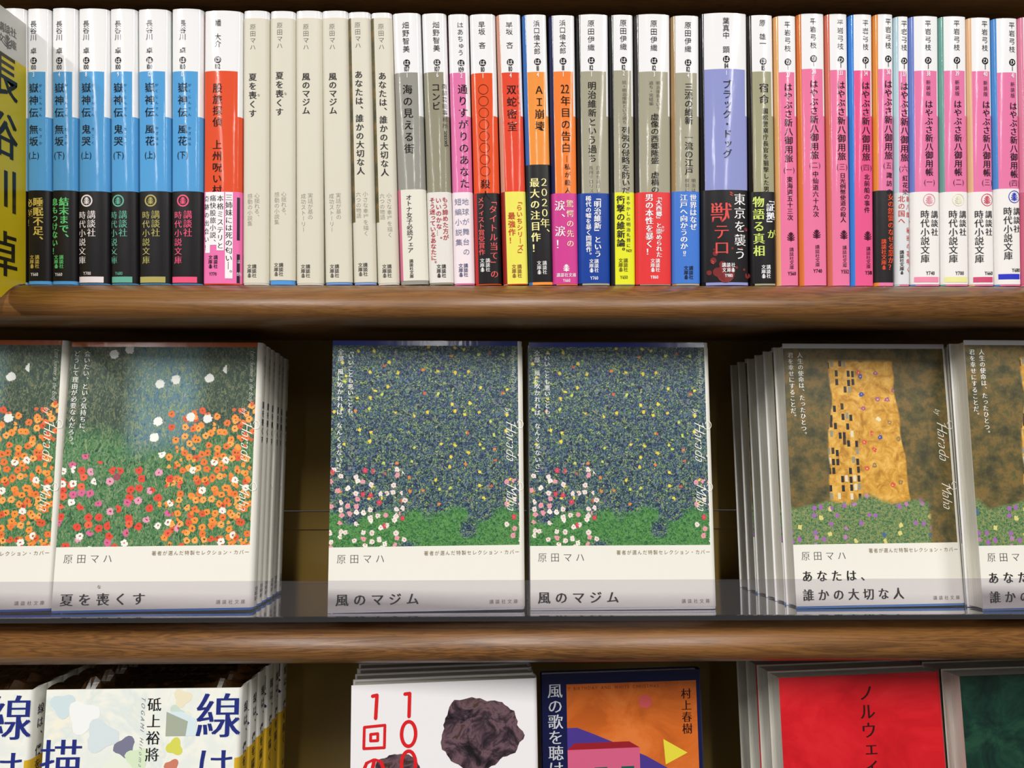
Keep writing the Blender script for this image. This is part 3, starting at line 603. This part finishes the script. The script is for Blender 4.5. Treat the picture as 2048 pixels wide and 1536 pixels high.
ser = [(27, 26, '27', '一', '東海道五十三次', PK, (222, 168, 110), 45, 474, '560', 'pink-spined paperback numbered 27 with a sandy cover edge'),
       (28, 31, '28', '二', '中仙道六十九次', PK, (216, 120, 60), 39, 469, '740', 'pink-spined paperback numbered 28 with an orange cover edge'),
       (29, 29, '33', '三', '日光例幣使道の殺人', PK, (206, 110, 90), 41, 470, '552', 'pink-spined paperback numbered 33 with a salmon cover edge'),
       (30, 31, '34', '四', '北前船の事件', (228, 92, 142), (60, 130, 214), 42, 472, '581', 'deeper pink spined paperback numbered 34 with a blue cover edge'),
       (31, 28, '36', '五', '諏訪の', (226, 122, 166), (224, 140, 60), 39, None, None, 'pink-spined paperback numbered 36 with orange writing on a black band'),
       (32, 19, '37', '六', '紅花染', (226, 122, 166), (180, 206, 216), 43, None, None, 'thinnest pink-spined paperback, numbered 37, with red writing on a grey-white band')]
for i, cx, vol, k, sub, col, side, y0, ly, pr, lab in ser:
    o = y0 - 45
    b = std(i, lab, cx, col, side, '平岩弓枝', '1', vol, 'ひ', y0=y0, y1=y0 + 63, dy=127 + o, ny=138 + o, vy=153 + o, ytop=147 + o, asz=13.5)
    b.vert('はやぶさ新八御用旅', cx, 168 + o, 327 + o, 17.5, INK, 'm'); b.hor('(' + k + ')', cx, 341 + o * 1.5, 15, INK, 't', sx=0.9)
    ye = {7: 442, 9: 446, 6: 427, 3: 392}[len(sub)] + (o if len(sub) == 7 else 0)
    b.vert(sub, cx + 1, 354 + o * 1.8, ye, 12.5, INK, 'm')
    if ly: b.P.frond(b.u(cx + 2), b.v(ly), 10.5 / b.k, (70, 30, 48)); b.vert('講談社文庫', cx + 3, ly + 21, ly + 65, 9.6, DK, 'g'); b.hor('Y' + pr, cx + 3, ly + 73, 10.5, DK, 'b', sx=0.75)
    if i == 31:
        b.band((34, 32, 34), 382, 564, side=(34, 32, 34)); R = (232, 84, 50); b.vert('女の怨霊のなせる業か？', 32, 388, 541, 14, R, 'mb', b.Q); b.vert('講談社文庫', 17, 478, 530, 10.5, R, 'b', b.Q); b.Q.frond(b.u(17), b.v(535), 5 / b.k, R)
    if i == 32:
        b.band((214, 216, 218), 386, 568, MT); R = (204, 62, 62); b.vert('新八郎、秘密の花咲く', 26, 391, 546, 12.5, R, 'm', b.Q, sx=0.75); b.vert('北の国へ', 12, 391, 449, 14, R, 'm', b.Q); b.vert('講談社文庫', 12, 500, 541, 9, DK, 'b', b.Q); b.Q.frond(b.u(12), b.v(545), 4 / b.k, DK)
    b.done(GL, 0.3 if i != 32 else MT)
ser = [(33, 35, '38', '一', (226, 122, 166), (110, 130, 200), (226, 150, 164), '740', (230, 136, 164), 'pink-spined paperback numbered 38 with a pale pink crest on its white band', 44),
       (34, 33, '39', '二', (226, 122, 166), (110, 160, 150), (226, 224, 190), '700', (228, 224, 150), 'pink-spined paperback numbered 39 with a faint yellow crest on its white band', 44),
       (35, 34, '40', '三', (226, 122, 166), (224, 180, 140), (204, 74, 100), '660', (200, 70, 110), 'pink-spined paperback numbered 40 with a crimson crest on its white band', 45),
       (36, 38, '41', '四', (226, 122, 166), (80, 140, 206), (38, 52, 184), '680', (34, 46, 190), 'pink-spined paperback numbered 41 with a blue crest on its white band', 48)]
for i, cx, vol, k, col, side, rc, pr, sc, lab, y0 in ser:
    o = y0 - 45
    b = std(i, lab, cx, col, side, '平岩弓枝', '1', vol, 'ひ', y0=y0, y1=y0 + 63, dy=126 + o, ny=138 + o, vy=152 + o, ytop=146 + o, asz=13.5)
    b.vert('新装版', cx, 164 + o, 197 + o, 10, INK, 'g'); b.vert('はやぶさ新八御用帳', cx + 1, 204 + o, 355 + o, 17, INK, 'm'); b.hor('(' + k + ')', cx + 1, 366 + o * .5, 15, INK, 't', sx=0.9)
    yt = 379 if i == 36 else 385; b.band((232, 229, 226), yt, 568, MT); dy = yt - 385
    b.Q.ring(b.u(cx), b.v(401 + dy), 11 / b.k, 12.4 / b.k, rc); b.Q.frond(b.u(cx), b.v(401 + dy), 9.5 / b.k, rc)
    ca, cb = {33: (46, 26), 34: (42, 22), 35: (37, 17), 36: (43, 24)}[i]
    b.vert('講談社', ca, 421 + dy, 473 + dy, 16, INK, 'm', b.Q); b.vert('時代小説文庫', cb, 421 + dy, 526 + dy, 18, INK, 'm', b.Q)
    b.hor('Y' + pr, cx + 1, 546 + dy, 10.5, DK, 'b', b.Q, sx=0.75); b.Q.rect(-b.w / 2 + 1.4, b.w / 2 - 0.4, b.v(564 + dy), b.v(553.5 + dy), sc)
    b.done(GL, MT)
b = Spine(37, 'pink-edged paperback cut off by the right edge of the picture', 20, rl=2.2); b.body((226, 122, 166), (220, 130, 160)); b.band((226, 222, 218), 385, 568, MT, side=(196, 90, 120)); b.done()

# ------------------------------------------------------------------ yellow index divider standing out of the row
X = at(50, 300).x - 0.4
div = thing('index_divider', 'yellow and white plastic index divider standing out at the left end of the upper row', 'divider', (X, 0, Z_TOP))
pr = [(3, 0.3), (-1, 0.3), (-5, -0.4), (-9.5, -2.0), (-14, -4.6), (-20, -9), (-44, -12), (-44, 141.5), (3, 141.5)]
def plate(name, poly, mat, x0=-0.5, x1=0.5):
    n = len(poly); vs = [(x0, y, z) for y, z in poly] + [(x1, y, z) for y, z in poly]
    return mesh(name, vs, [(i, (i + 1) % n, n + (i + 1) % n, n + i) for i in range(n)] + [tuple(range(n))[::-1], tuple(range(n, 2 * n))], [mat], div)
pr2 = [(y, min(z, 118)) for y, z in pr]; plate('yellow_plate', pr2, paper((214, 190, 30), 0.3)); plate('white_plate', [(-44, 118), (3, 118), (3, 141.5), (-44, 141.5)], paper((206, 204, 196), 0.3))
D = Print()
for ch, z in (('長', 107), ('谷', 76), ('川', 48), ('卓', 14)): D.ch(ch, -16.5, z, 22, (38, 36, 26), 'bb', sx=0.92, sy=1.15)
for ch, y, z in (('講', -20, 131), ('談', -15, 131.5), ('社', -10, 132), ('文', -20, 125), ('庫', -10, 125.5)): D.ch(ch, y, z, 5.2, (92, 90, 84), 'b')
D.frond(-15, 125, 4.2, (92, 90, 84))
D.build('divider_lettering', lambda u, v, l: (0.53 + 0.02 * l, u, v), div, 0.3)

# ------------------------------------------------------------------ clear display trays
def floor_z(y, base): return base - (y + 10) * TAN
MB, LB = -122.6, -312.4
def tray(label, base, x0, x1, depth, gap):
    t = thing('display_tray', label, 'display tray', (0, 0, base))
    y0, y1 = -17.6, depth
    th = 2.3
    fl = [(y0, floor_z(y0, 0)), (y1, floor_z(y1, 0)), (y1, floor_z(y1, 0) - th), (y0, floor_z(y0, 0) - th)]
    prism_x('tray_floor', fl, x0, x1, M_TRAY, t)
    prism_x('front_edge', [(y0 - 1.5, floor_z(y0, 0) + 0.2), (y0, floor_z(y0, 0) + 0.2), (y0, floor_z(y0, 0) - th), (y0 - 1.5, floor_z(y0, 0) - th)], x0, x1, M_EDGE, t)
    prism_x('front_lip', [(y0 - 1.4, floor_z(y0, 0) + 0.2), (y0 - 0.2, floor_z(y0, 0) + 0.2), (y0 + 1.0, 19.6), (y0 - 0.2, 19.8)], x0, x1, M_TRAY, t)
    for fx in (x0 + 60, 0, x1 - 60):
        for fy in (6, depth - 12):
            vs, fs = [], []; box_vf(fx - 8, fx + 8, fy - 4, fy + 4, 0, 1, vs, fs)
            ztop = floor_z(fy, 0) - th; vs = [(x, y, (floor_z(y, 0) - th + 0.05) if z else (floor_z(y, 0) - th - gap)) for x, y, z in vs]
            mesh('rubber_foot', vs, fs, [paper((26, 26, 28), 0.6)], t)
    return t
z_shelf = lambda y, z: z - TAN * y
tray('clear acrylic tray with an upright lip, holding the face-out books on the middle shelf', MB, -445, 445, 110, (MB - 10 * TAN - 2.3) - Z_MID)
tray('clear acrylic tray on the bottom shelf under the face-out books', LB, -445, 445, 118, (LB - 10 * TAN - 2.3) - (Z_MID - 190))

# ------------------------------------------------------------------ face-out books
def selection_book(label, w, d, art, strip, title, blurb, latin, group, foot=(222, 222, 226)):
    b = Book(label, w, 148, d, 2.2, 2.2, group, bulge=0.6); b.pages()
    b.sheet('jacket', 0, 0, 148, [(10, {'*': paper(foot, GL)}), (148, {'*': paper(strip, 0.12), 'S': WH, 'CL': WH, 'CR': WH, 'B': WH})], None, rim=WH)
    cr = paper((225, 223, 213), MT); z1 = 145.2
    wr = b.sheet('selection_cover', 0.22, 1.2, z1, [(34.6, {'*': cr}), (z1, {'*': cr, 'F': art})], None, th=0.15, rim=cr)
    blocks = {k: Print() for k in ('author_lettering', 'subtitle_lettering', 'publisher_lettering', 'title_lettering', 'quote_lettering', 'script_lettering')}
    A, B_, U, P, K, J = blocks.values()
    A.hor('原田マハ', 3.6, 148 - 119.6, 5.4, (70, 64, 60), 't', sx=0.95, align=0, pitch=6.9)
    B_.hor('著者が選んだ特製セレクション・カバー', d - 2.2, 148 - 117.2, 2.7, (130, 106, 64), 'g', sx=0.95, align=1, pitch=2.92)
    U.hor('講談社文庫', d - 3.0, 148 - 143.6, 2.5, (150, 140, 128), 'm', sx=0.95, align=1, pitch=3.3)
    if len(title) == 1:
        P.hor(title[0], 3.2, 148 - 141.2, 7.0, INK, 'mb', sx=1.0, align=0, pitch=9.4)
        if title[0][0] == '夏': P.ch('な', 24.0, 148 - 134.6, 2.2, INK, 'g')
    else:
        P.hor(title[0], 3.2, 148 - 130.6, 6.6, INK, 'mb', sx=0.95, align=0, pitch=8.4); P.hor(title[1], 3.2, 148 - 140.8, 6.8, INK, 'mb', sx=0.95, align=0, pitch=8.6)
    w_ = (238, 238, 232)
    for t, u, v0, v1, sz in blurb: K.vert(t, u, 148 - v0, 148 - v1, sz, w_, 'm')
    l1, l2 = latin
    J.down(l1, d - 4.6, 148 - 5.5, 3.7, (214, 220, 208), 'i', sx=0.72); e = J.down('by', d - 8.0, 148 - 38.5, 4.6, (240, 238, 226), 'i', sx=0.8)
    J.down('Harada', d - 6.2, 148 - 47, 8.8, (240, 238, 226), 'i', sx=0.86); J.down('Maha', d - 6.2, 148 - 81.5, 8.4, (240, 238, 226), 'i', sx=0.84)
    def swash(pts, wd=0.28):
        for (x0, y0), (x1, y1) in zip(pts, pts[1:]):
            L = math.hypot(x1 - x0, y1 - y0) or 1; nx, ny = -(y1 - y0) / L * wd / 2, (x1 - x0) / L * wd / 2
            J.poly([(x0 - nx, y0 - ny), (x1 - nx, y1 - ny), (x1 + nx, y1 + ny), (x0 + nx, y0 + ny)], (240, 238, 226), 2)
    for v0, k in ((148 - 47.5, 1.0), (148 - 82, 0.95)):
        swash([(d - 6.2 + k * (4.6 - 2.9 * math.cos(t * .42) * (1 - t / 26)), v0 + k * (1.5 - 3.6 * math.sin(t * .42) * (1 - t / 30) - t * .10)) for t in range(15)])
    for k, p in blocks.items(): b.cover_print(p, k, 0.22, wr)
    Q = Print(); sp = lambda t, u, v0, v1, s_, c, st: Q.vert(t, u, 148 - v0, 148 - v1, s_, c, st)
    sp('原田マハ', 0, 6.5, 21, 3.3, (88, 82, 76), 't'); sp(''.join(title), 0, 33, 33 + 4.9 * len(''.join(title)), 4.5, INK, 'mb')
    sp('講談社', 1.5, 136, 143.5, 2.4, (84, 80, 76), 'b'); sp('文庫', -1.5, 136, 141, 2.4, (84, 80, 76), 'b'); Q.frond(-1.5, 148 - 142.6, 1.4, (84, 80, 76))
    b.spine_print(Q, 'spine_lettering', 0.22, wr, MT)
    return b
def stack(b, n, X0, Y0, yaw, tilt, base, labels, gap=0.5, jit=0.5):
    """n copies of one book, each behind the other, standing on the sloping tray; (X0, Y0) = cover foot centre of the front one"""
    ry, ty = math.radians(yaw), math.radians(tilt); off = b.w / 2 + 0.3
    r = Vector((math.cos(ry), math.sin(ry), 0)); dep = Vector((-math.sin(ry), math.cos(ry), 0))
    rot = Matrix.Rotation(ry, 4, 'Z') @ Matrix.Rotation(-ty, 4, 'X') @ Matrix.Rotation(math.pi / 2, 4, 'Z'); R3 = rot.to_3x3()
    roots = []
    for k in range(n):
        dx = (random.uniform(-jit, jit) if k else 0)
        # local point of the cover foot centre
        p = Vector((-b.w / 2, b.d / 2, 0)); c = Vector((X0, Y0, 0)) + dep * (k * (b.w + gap + (0.85 if 'selection' in str([q.name for q in b.root.children]) else 0.2)) * math.cos(ty)) + r * dx
        loc = c - R3 @ p
        # lowest corner on the tray floor
        zmin = max((floor_z(loc.y + q.y, base) - q.z) for q in [R3 @ Vector((sx * b.w / 2, yy, 0)) for sx in (-1, 1) for yy in (0, b.d)])
        loc.z = zmin + 0.15
        L = (loc.x * MM, loc.y * MM, loc.z * MM + ORIGIN_Z)
        if k == 0: b.root.location = L; b.root.rotation_euler = rot.to_euler(); b.root['label'] = labels(0); roots.append(b.root)
        else: roots.append(copy_tree(b.root, L, labels(k)))
    return roots
ORD = ['front', 'second', 'third', 'fourth', 'fifth', 'sixth', 'seventh', 'eighth']
def lab(front, what, n):
    return lambda k: front if k == 0 else ('last copy of ' if k == n - 1 else ORD[k] + ' copy from the front of ') + what
FL_B = [('会いたい、という気持ちに、', 9.2, 5, 53, 3.5), ('どうして理由が必要なんだろう。', 3.6, 5, 60, 3.5)]
LF_B = [('「いいことも悪いことも、', 10.2, 4, 44.5, 3.3), ('全部、風に吹かれれば、なんくるないさ」', 4.6, 4.5, 75.5, 3.4)]
GD_B = [('人生の使命は、たったひとつ。', 9.8, 5, 54, 3.4), ('君を幸せにすることだ。', 4.2, 5, 44, 3.4)]
FG = 'flower-printed paperbacks faced out on the middle shelf'; LG = 'leafy-printed paperbacks faced out on the middle shelf'; GG = 'gold-printed paperbacks faced out on the middle shelf'
f0 = selection_book('', 10.6, 105, M_FLOWER, (196, 98, 44), ['夏を喪くす'], FL_B, ('Lost Summer in the Body', ''), FG, (70, 120, 200))
stack(f0, 6, -188.3, -3.2, 2.8, 8.4, MB, lab('flower-covered book facing out whole, at the front of its stack', 'the stack of flower-covered books seen whole', 6), 0.2)
f1 = selection_book('', 11.6, 105, M_FLOWER, (196, 98, 44), ['夏を喪くす'], FL_B, ('Lost Summer in the Body', ''), FG, (60, 90, 190))
stack(f1, 3, -295.4, -6.3, 4.5, 6.8, MB, lab('flower-covered book cut off by the left edge of the picture', 'the flower-covered stack at the left edge of the picture', 3))
m0 = selection_book('', 11.0, 105.5, M_LEAF, (58, 72, 158), ['風のマジム'], LF_B, ('Magimu Wind Dream', ''), LG)
stack(m0, 3, -40.2, -5, 3.3, 6.8, MB, lab('leafy-covered book facing out, the left of the two side by side', 'the left leafy-covered stack', 3), jit=0.15)
m1 = selection_book('', 11.0, 102, M_LEAF, (58, 72, 158), ['風のマジム'], LF_B, ('Magimu Wind Dream', ''), LG)
stack(m1, 3, 66.9, -1, 0.9, 6.4, MB, lab('leafy-covered book facing out, the right of the two side by side', 'the right leafy-covered stack', 3), jit=0.15)
k0 = selection_book('', 13.2, 97.6, M_GOLD, (206, 204, 210), ['あなたは、', '誰かの大切な人'], GD_B, ('', ''), GG, (80, 130, 190))
stack(k0, 6, 211.1, 3, 3.2, 7.1, MB, lab('gold-covered book facing out whole, at the front of its stack', 'the stack of gold-covered books seen whole', 6), 0.3)
k1 = selection_book('', 13.2, 103.5, M_GOLD, (206, 204, 210), ['あなたは、', '誰かの大切な人'], GD_B, ('', ''), GG, (90, 130, 190))
stack(k1, 3, 311.7, -6.1, 3.5, 6.2, MB, lab('gold-covered book cut off by the right edge of the picture', 'the gold-covered stack at the right edge of the picture', 3))

# ------------------------------------------------------------------ bottom row
def film(b):
    """crumpled clear wrap standing over the top edge"""
    nx, ny = 40, 3; vs = []; fs = []; rnd = random.Random(5)
    for j in range(ny + 1):
        for i in range(nx + 1):
            y = b.d * i / nx; x = -b.w / 2 - 0.25 + (b.w + 0.5) * j / ny
            z = b.h + 0.25 + (0.9 * rnd.random() if 0 < j < ny else 0) + (5.0 * math.exp(-((y - b.d + 22) / 4) ** 2) + 3 * math.exp(-((y - 12) / 5) ** 2) if j == 1 else 0)
            vs.append((x, y, z))
    for j in range(ny):
        for i in range(nx): a = j * (nx + 1) + i; fs.append((a, a + 1, a + nx + 2, a + nx + 1))
    return mesh('shrink_wrap', vs, fs, [M_FILM], b.root)
BG = 'pale watercolour paperbacks faced out on the bottom shelf'
def wash_book(w, d):
    b = Book('', w, 148, d, 2.2, 2.2, BG, bulge=0.6); b.pages(); wp = paper((228, 228, 222), GL); ye = paper((206, 166, 40), 0.3)
    b.sheet('jacket', 0, 0, 148, [(112, {'*': ye, 'F': M_WASH}), (148, {'*': wp, 'F': M_WASH})], None, rim=wp)
    P = Print(); N1 = (38, 48, 120)
    def blob(u, v, r, col, seed, layer=0, k=7):
        rn = random.Random(seed); PP = Print(); PP.poly([(u + r * (1 + 0.22 * math.sin(3 * a * 2 * math.pi / 24 + seed)) * (0.92 + rn.random() * .14) * math.cos(a * 2 * math.pi / 24), v + r * (1 + 0.22 * math.sin(3 * a * 2 * math.pi / 24 + seed)) * math.sin(a * 2 * math.pi / 24)) for a in range(24)], col, layer)
        b.cover_print(PP, 'wash_blot', 0, None, GL)
    T = 148
    for u, v, r, c, sd in ((72, 5, 4.5, (226, 218, 190), 1), (69, 13, 4, (196, 212, 200), 2), (75, 16, 3.6, (222, 224, 210), 3), (69, 30, 4.2, (206, 206, 90), 4), (68, 40, 3.6, (196, 122, 100), 5), (9, 8, 6, (200, 216, 220), 6), (20, 14, 8, (232, 234, 232), 7), (30, 24, 8, (206, 216, 220), 8), (44, 40, 11, (222, 228, 214), 10), (50, 36, 6, (206, 222, 190), 12), (43, 30, 5.4, (118, 118, 140), 11)): blob(u, T - v, r, c, sd, sd * 0.12)
    PB = Print(); PB.poly([(64, T - 12), (72, T - 12), (80, T - 16), (80, T - 24.5), (64, T - 24.5)], (206, 222, 226), 1); PB.poly([(64, T - 12), (75.5, T - 17), (74.5, T - 24.5), (64, T - 24.5)], (160, 168, 150), 2); b.cover_print(PB, 'box_picture', 0, None, GL)
    P.ch('線', 92, T - 14, 25, N1, 'm'); P.ch('は', 91, T - 40, 21, N1, 'm'); P.ch('、', 104, T - 46, 20, N1, 'm')
    P.ch('描', 10, T - 36, 23, N1, 'm')
    P.vert('砥上裕將', 57.5, T - 3.8, T - 38, 7.6, (24, 22, 26), 'm')
    P.down('TOGAMI Hiromasa', 51.5, T - 4.5, 2.9, (60, 64, 96), 'i', sx=1.15, gap=0.42)
    b.cover_print(P, 'cover_lettering', 0, None, GL)
    Q = Print(); Q.vert('線は、僕を描く', 0, T - 8, T - 58, 6, (40, 40, 60), 'm'); Q.vert('砥上裕將', 0, T - 66, T - 86, 3.8, (40, 40, 60), 'm'); b.spine_print(Q)
    film(b); return b
w0 = wash_book(15.2, 103); stack(w0, 6, -191.5, -22, 0.8, 6.6, LB, lab('pale watercolour book with large blue characters, whole, at the front of its stack', 'the shrink-wrapped pale stack seen whole', 6), 0.6)
w1 = wash_book(15.2, 103); stack(w1, 4, -301.5, -24, 0.8, 6.6, LB, lab('pale watercolour book cut off at the lower left corner of the picture', 'the pale stack at the left edge', 4), 0.6)

# white cover with red numerals
b = Book('', 12.2, 148, 101.7, 2.2, 2.2, 'white paperbacks with red numerals on the bottom shelf', bulge=0.6); b.pages(); wp = paper((224, 222, 224), GL)
b.sheet('jacket', 0, 0, 148, [(148, {'*': wp})], None, rim=wp)
P = Print(); T = 148; R = (204, 34, 38)
def bar(u0, v0, u1, v1, t=1.9):
    dx, dy = u1 - u0, v1 - v0; L = math.hypot(dx, dy); nx_, ny_ = -dy / L * t / 2, dx / L * t / 2
    P.poly([(u0 + nx_, v0 + ny_), (u0 - nx_, v0 - ny_), (u1 - nx_, v1 - ny_), (u1 + nx_, v1 + ny_)], R, 3); P.disc(u0, v0, t / 2, R, 3, 10); P.disc(u1, v1, t / 2, R, 3, 10)
def oval(u, v, a, c, t=1.9, n=32):
    vs = [(u + (a + s_ * t / 2) * math.cos(k * 2 * math.pi / n), v + (c + s_ * t / 2) * math.sin(k * 2 * math.pi / n)) for s_ in (-1, 1) for k in range(n)]
    P.put(vs, [(k, (k + 1) % n, n + (k + 1) % n, n + k) for k in range(n)], R, 3)
bar(11.5, T - 6, 13.8, T - 5.6); bar(13.8, T - 5.6, 13.2, T - 17.6)
bar(29, T - 5.6, 31.5, T - 5.4); bar(31.5, T - 5.4, 31.2, T - 17.4)
for q in (((7.2, 22), (18.2, 21.4)), ((18.2, 21.4), (18, 33)), ((18, 33), (7, 33)), ((7, 33), (7.2, 22)), ((10.6, 25.8), (14.4, 25.6)), ((14.4, 25.6), (14.4, 29.2)), ((14.4, 29.2), (10.6, 29.2)), ((10.6, 29.2), (10.6, 25.8))): bar(q[0][0], T - q[0][1], q[1][0], T - q[1][1], 1.5)
oval(31, T - 26.5, 3.8, 6.4); oval(31, T - 42, 3.8, 6.6); P.ch('の', 12.5, T - 43, 14, R, 'bb')
def blot(u, v, a, c, seed, n=64):
    rn = random.Random(seed); ph = [rn.uniform(0, 6.28) for _ in range(4)]
    pts = []
    for k in range(n):
        t = 2 * math.pi * k / n; r = 1 + 0.06 * math.sin(3 * t + ph[0]) + 0.05 * math.sin(5 * t + ph[1]) + 0.03 * math.sin(11 * t + ph[2]) + rn.uniform(-.03, .03)
        pts.append((u + a * r * math.cos(t), v + c * r * math.sin(t)))
    PP = Print(); PP.poly(pts, 'M_INK', 0); b.cover_print(PP, 'ink_blot', 0, None, GL)
blot(70, T - 28, 22, 19, 3); blot(70, T - 66, 27, 17, 5); blot(25, T - 48, 15, 11, 9)
b.cover_print(P, 'cover_lettering', 0, None, GL)
stack(b, 5, -29.3, -14.5, 5.2, 7.2, LB, lab('white book with red numerals and a dark ink blot, at the front of its stack', 'the stack of white books with red numerals', 5), 0.3, jit=0.8)

# orange and navy cover
b = Book('', 7.5, 148, 93.6, 1.6, 1.6, None, bulge=0.3); b.pages(); nv = paper((22, 26, 66), GL)
b.sheet('jacket', 0, 0, 148, [(148, {'*': nv})], None, rim=nv)
P = Print()
def pic(name, *calls):
    Q = Print()
    for f, *a in calls: getattr(Q, f)(*a)
    b.cover_print(Q, name, 0, None, GL)
pic('orange_sky', ('rect', 14.2, 90.6, T - 92, T - 6, 'M_ORANGE', 0))
pic('purple_hills', ('poly', [(14.2, T - 30), (20, T - 30), (30, T - 34), (44, T - 40), (60, T - 47), (74, T - 55), (90.6, T - 57), (90.6, T - 62), (14.2, T - 62)][::-1], (70, 52, 130), 1))
pic('navy_strip', ('rect', 14.2, 90.6, T - 92, T - 60, (34, 44, 104), 1))
pic('pink_block', ('rect', 14.2, 56, T - 66, T - 42, (196, 88, 122), 2))
pic('red_roof', ('poly', [(14.2, T - 42), (56, T - 42), (50, T - 38.5), (18, T - 38.5)], (140, 30, 40), 2))
for u in (14.4, 29.5, 45): pic('green_square', ('rect', u, u + 7.5, T - 63, T - 52, (26, 84, 72), 3))
pic('yellow_triangle', ('poly', [(84, T - 46), (70, T - 38), (71, T - 52)], (214, 200, 60), 2)); pic('red_disc', ('disc', 60, T - 17, 3.8, (196, 84, 84), 1))
P.hor('Y BIRTHDAY AND WHITE CHRISTMAS', 15, T - 8.4, 2.5, (120, 50, 24), 'g', sx=0.9, gap=0.3, align=0)
P.vert('村上春樹', 84.5, T - 10, T - 36, 6.2, (36, 14, 16), 'm'); P.vert('風の歌を聴け', 7.6, T - 5, T - 56, 9.0, (196, 198, 204), 'm')
b.cover_print(P, 'cover_lettering', 0, None, GL)
stack(b, 1, 71.2, 6.5, 4.1, 7.0, LB, lambda k: 'orange and navy book standing alone on the bottom shelf beside the white books')
# red cover
b = Book('', 15.0, 148, 97.0, 2.2, 2.2, 'red paperbacks faced out on the bottom shelf', bulge=0.6); b.pages(); rd = paper((188, 26, 34), GL)
b.sheet('jacket', 0, 0, 148, [(148, {'*': rd, 'F': M_RED})], None, rim=paper((200, 196, 186), MT))
P = Print(); P.vert('ノルウェイの森', 51.5, T - 5, T - 76, 9.6, (44, 22, 20), 'm')
b.cover_print(P, 'cover_lettering', 0, None, GL)
stack(b, 4, 206.3, -3.5, 5.2, 7.2, LB, lab('red book with dark brushed characters, at the front of its stack', 'the stack of red books', 4), 0.4, jit=0.8)
# dark green
b = Book('', 17.0, 148, 103.5, 2.2, 2.2, 'dark green paperbacks faced out on the bottom shelf', bulge=0.6); b.pages(); gn = paper((16, 50, 40), GL)
b.sheet('jacket', 0, 0, 148, [(148, {'*': gn, 'F': M_GREEN})], None, rim=paper((200, 196, 186), MT))
stack(b, 3, 313, -2, 4.1, 7.0, LB, lab('dark green book cut off at the lower right corner of the picture', 'the dark green stack at the right edge', 3), 0.4)
print('objects', len(bpy.data.objects), 'tris', sum(len(m.loop_triangles) or len(m.polygons) for m in bpy.data.meshes))
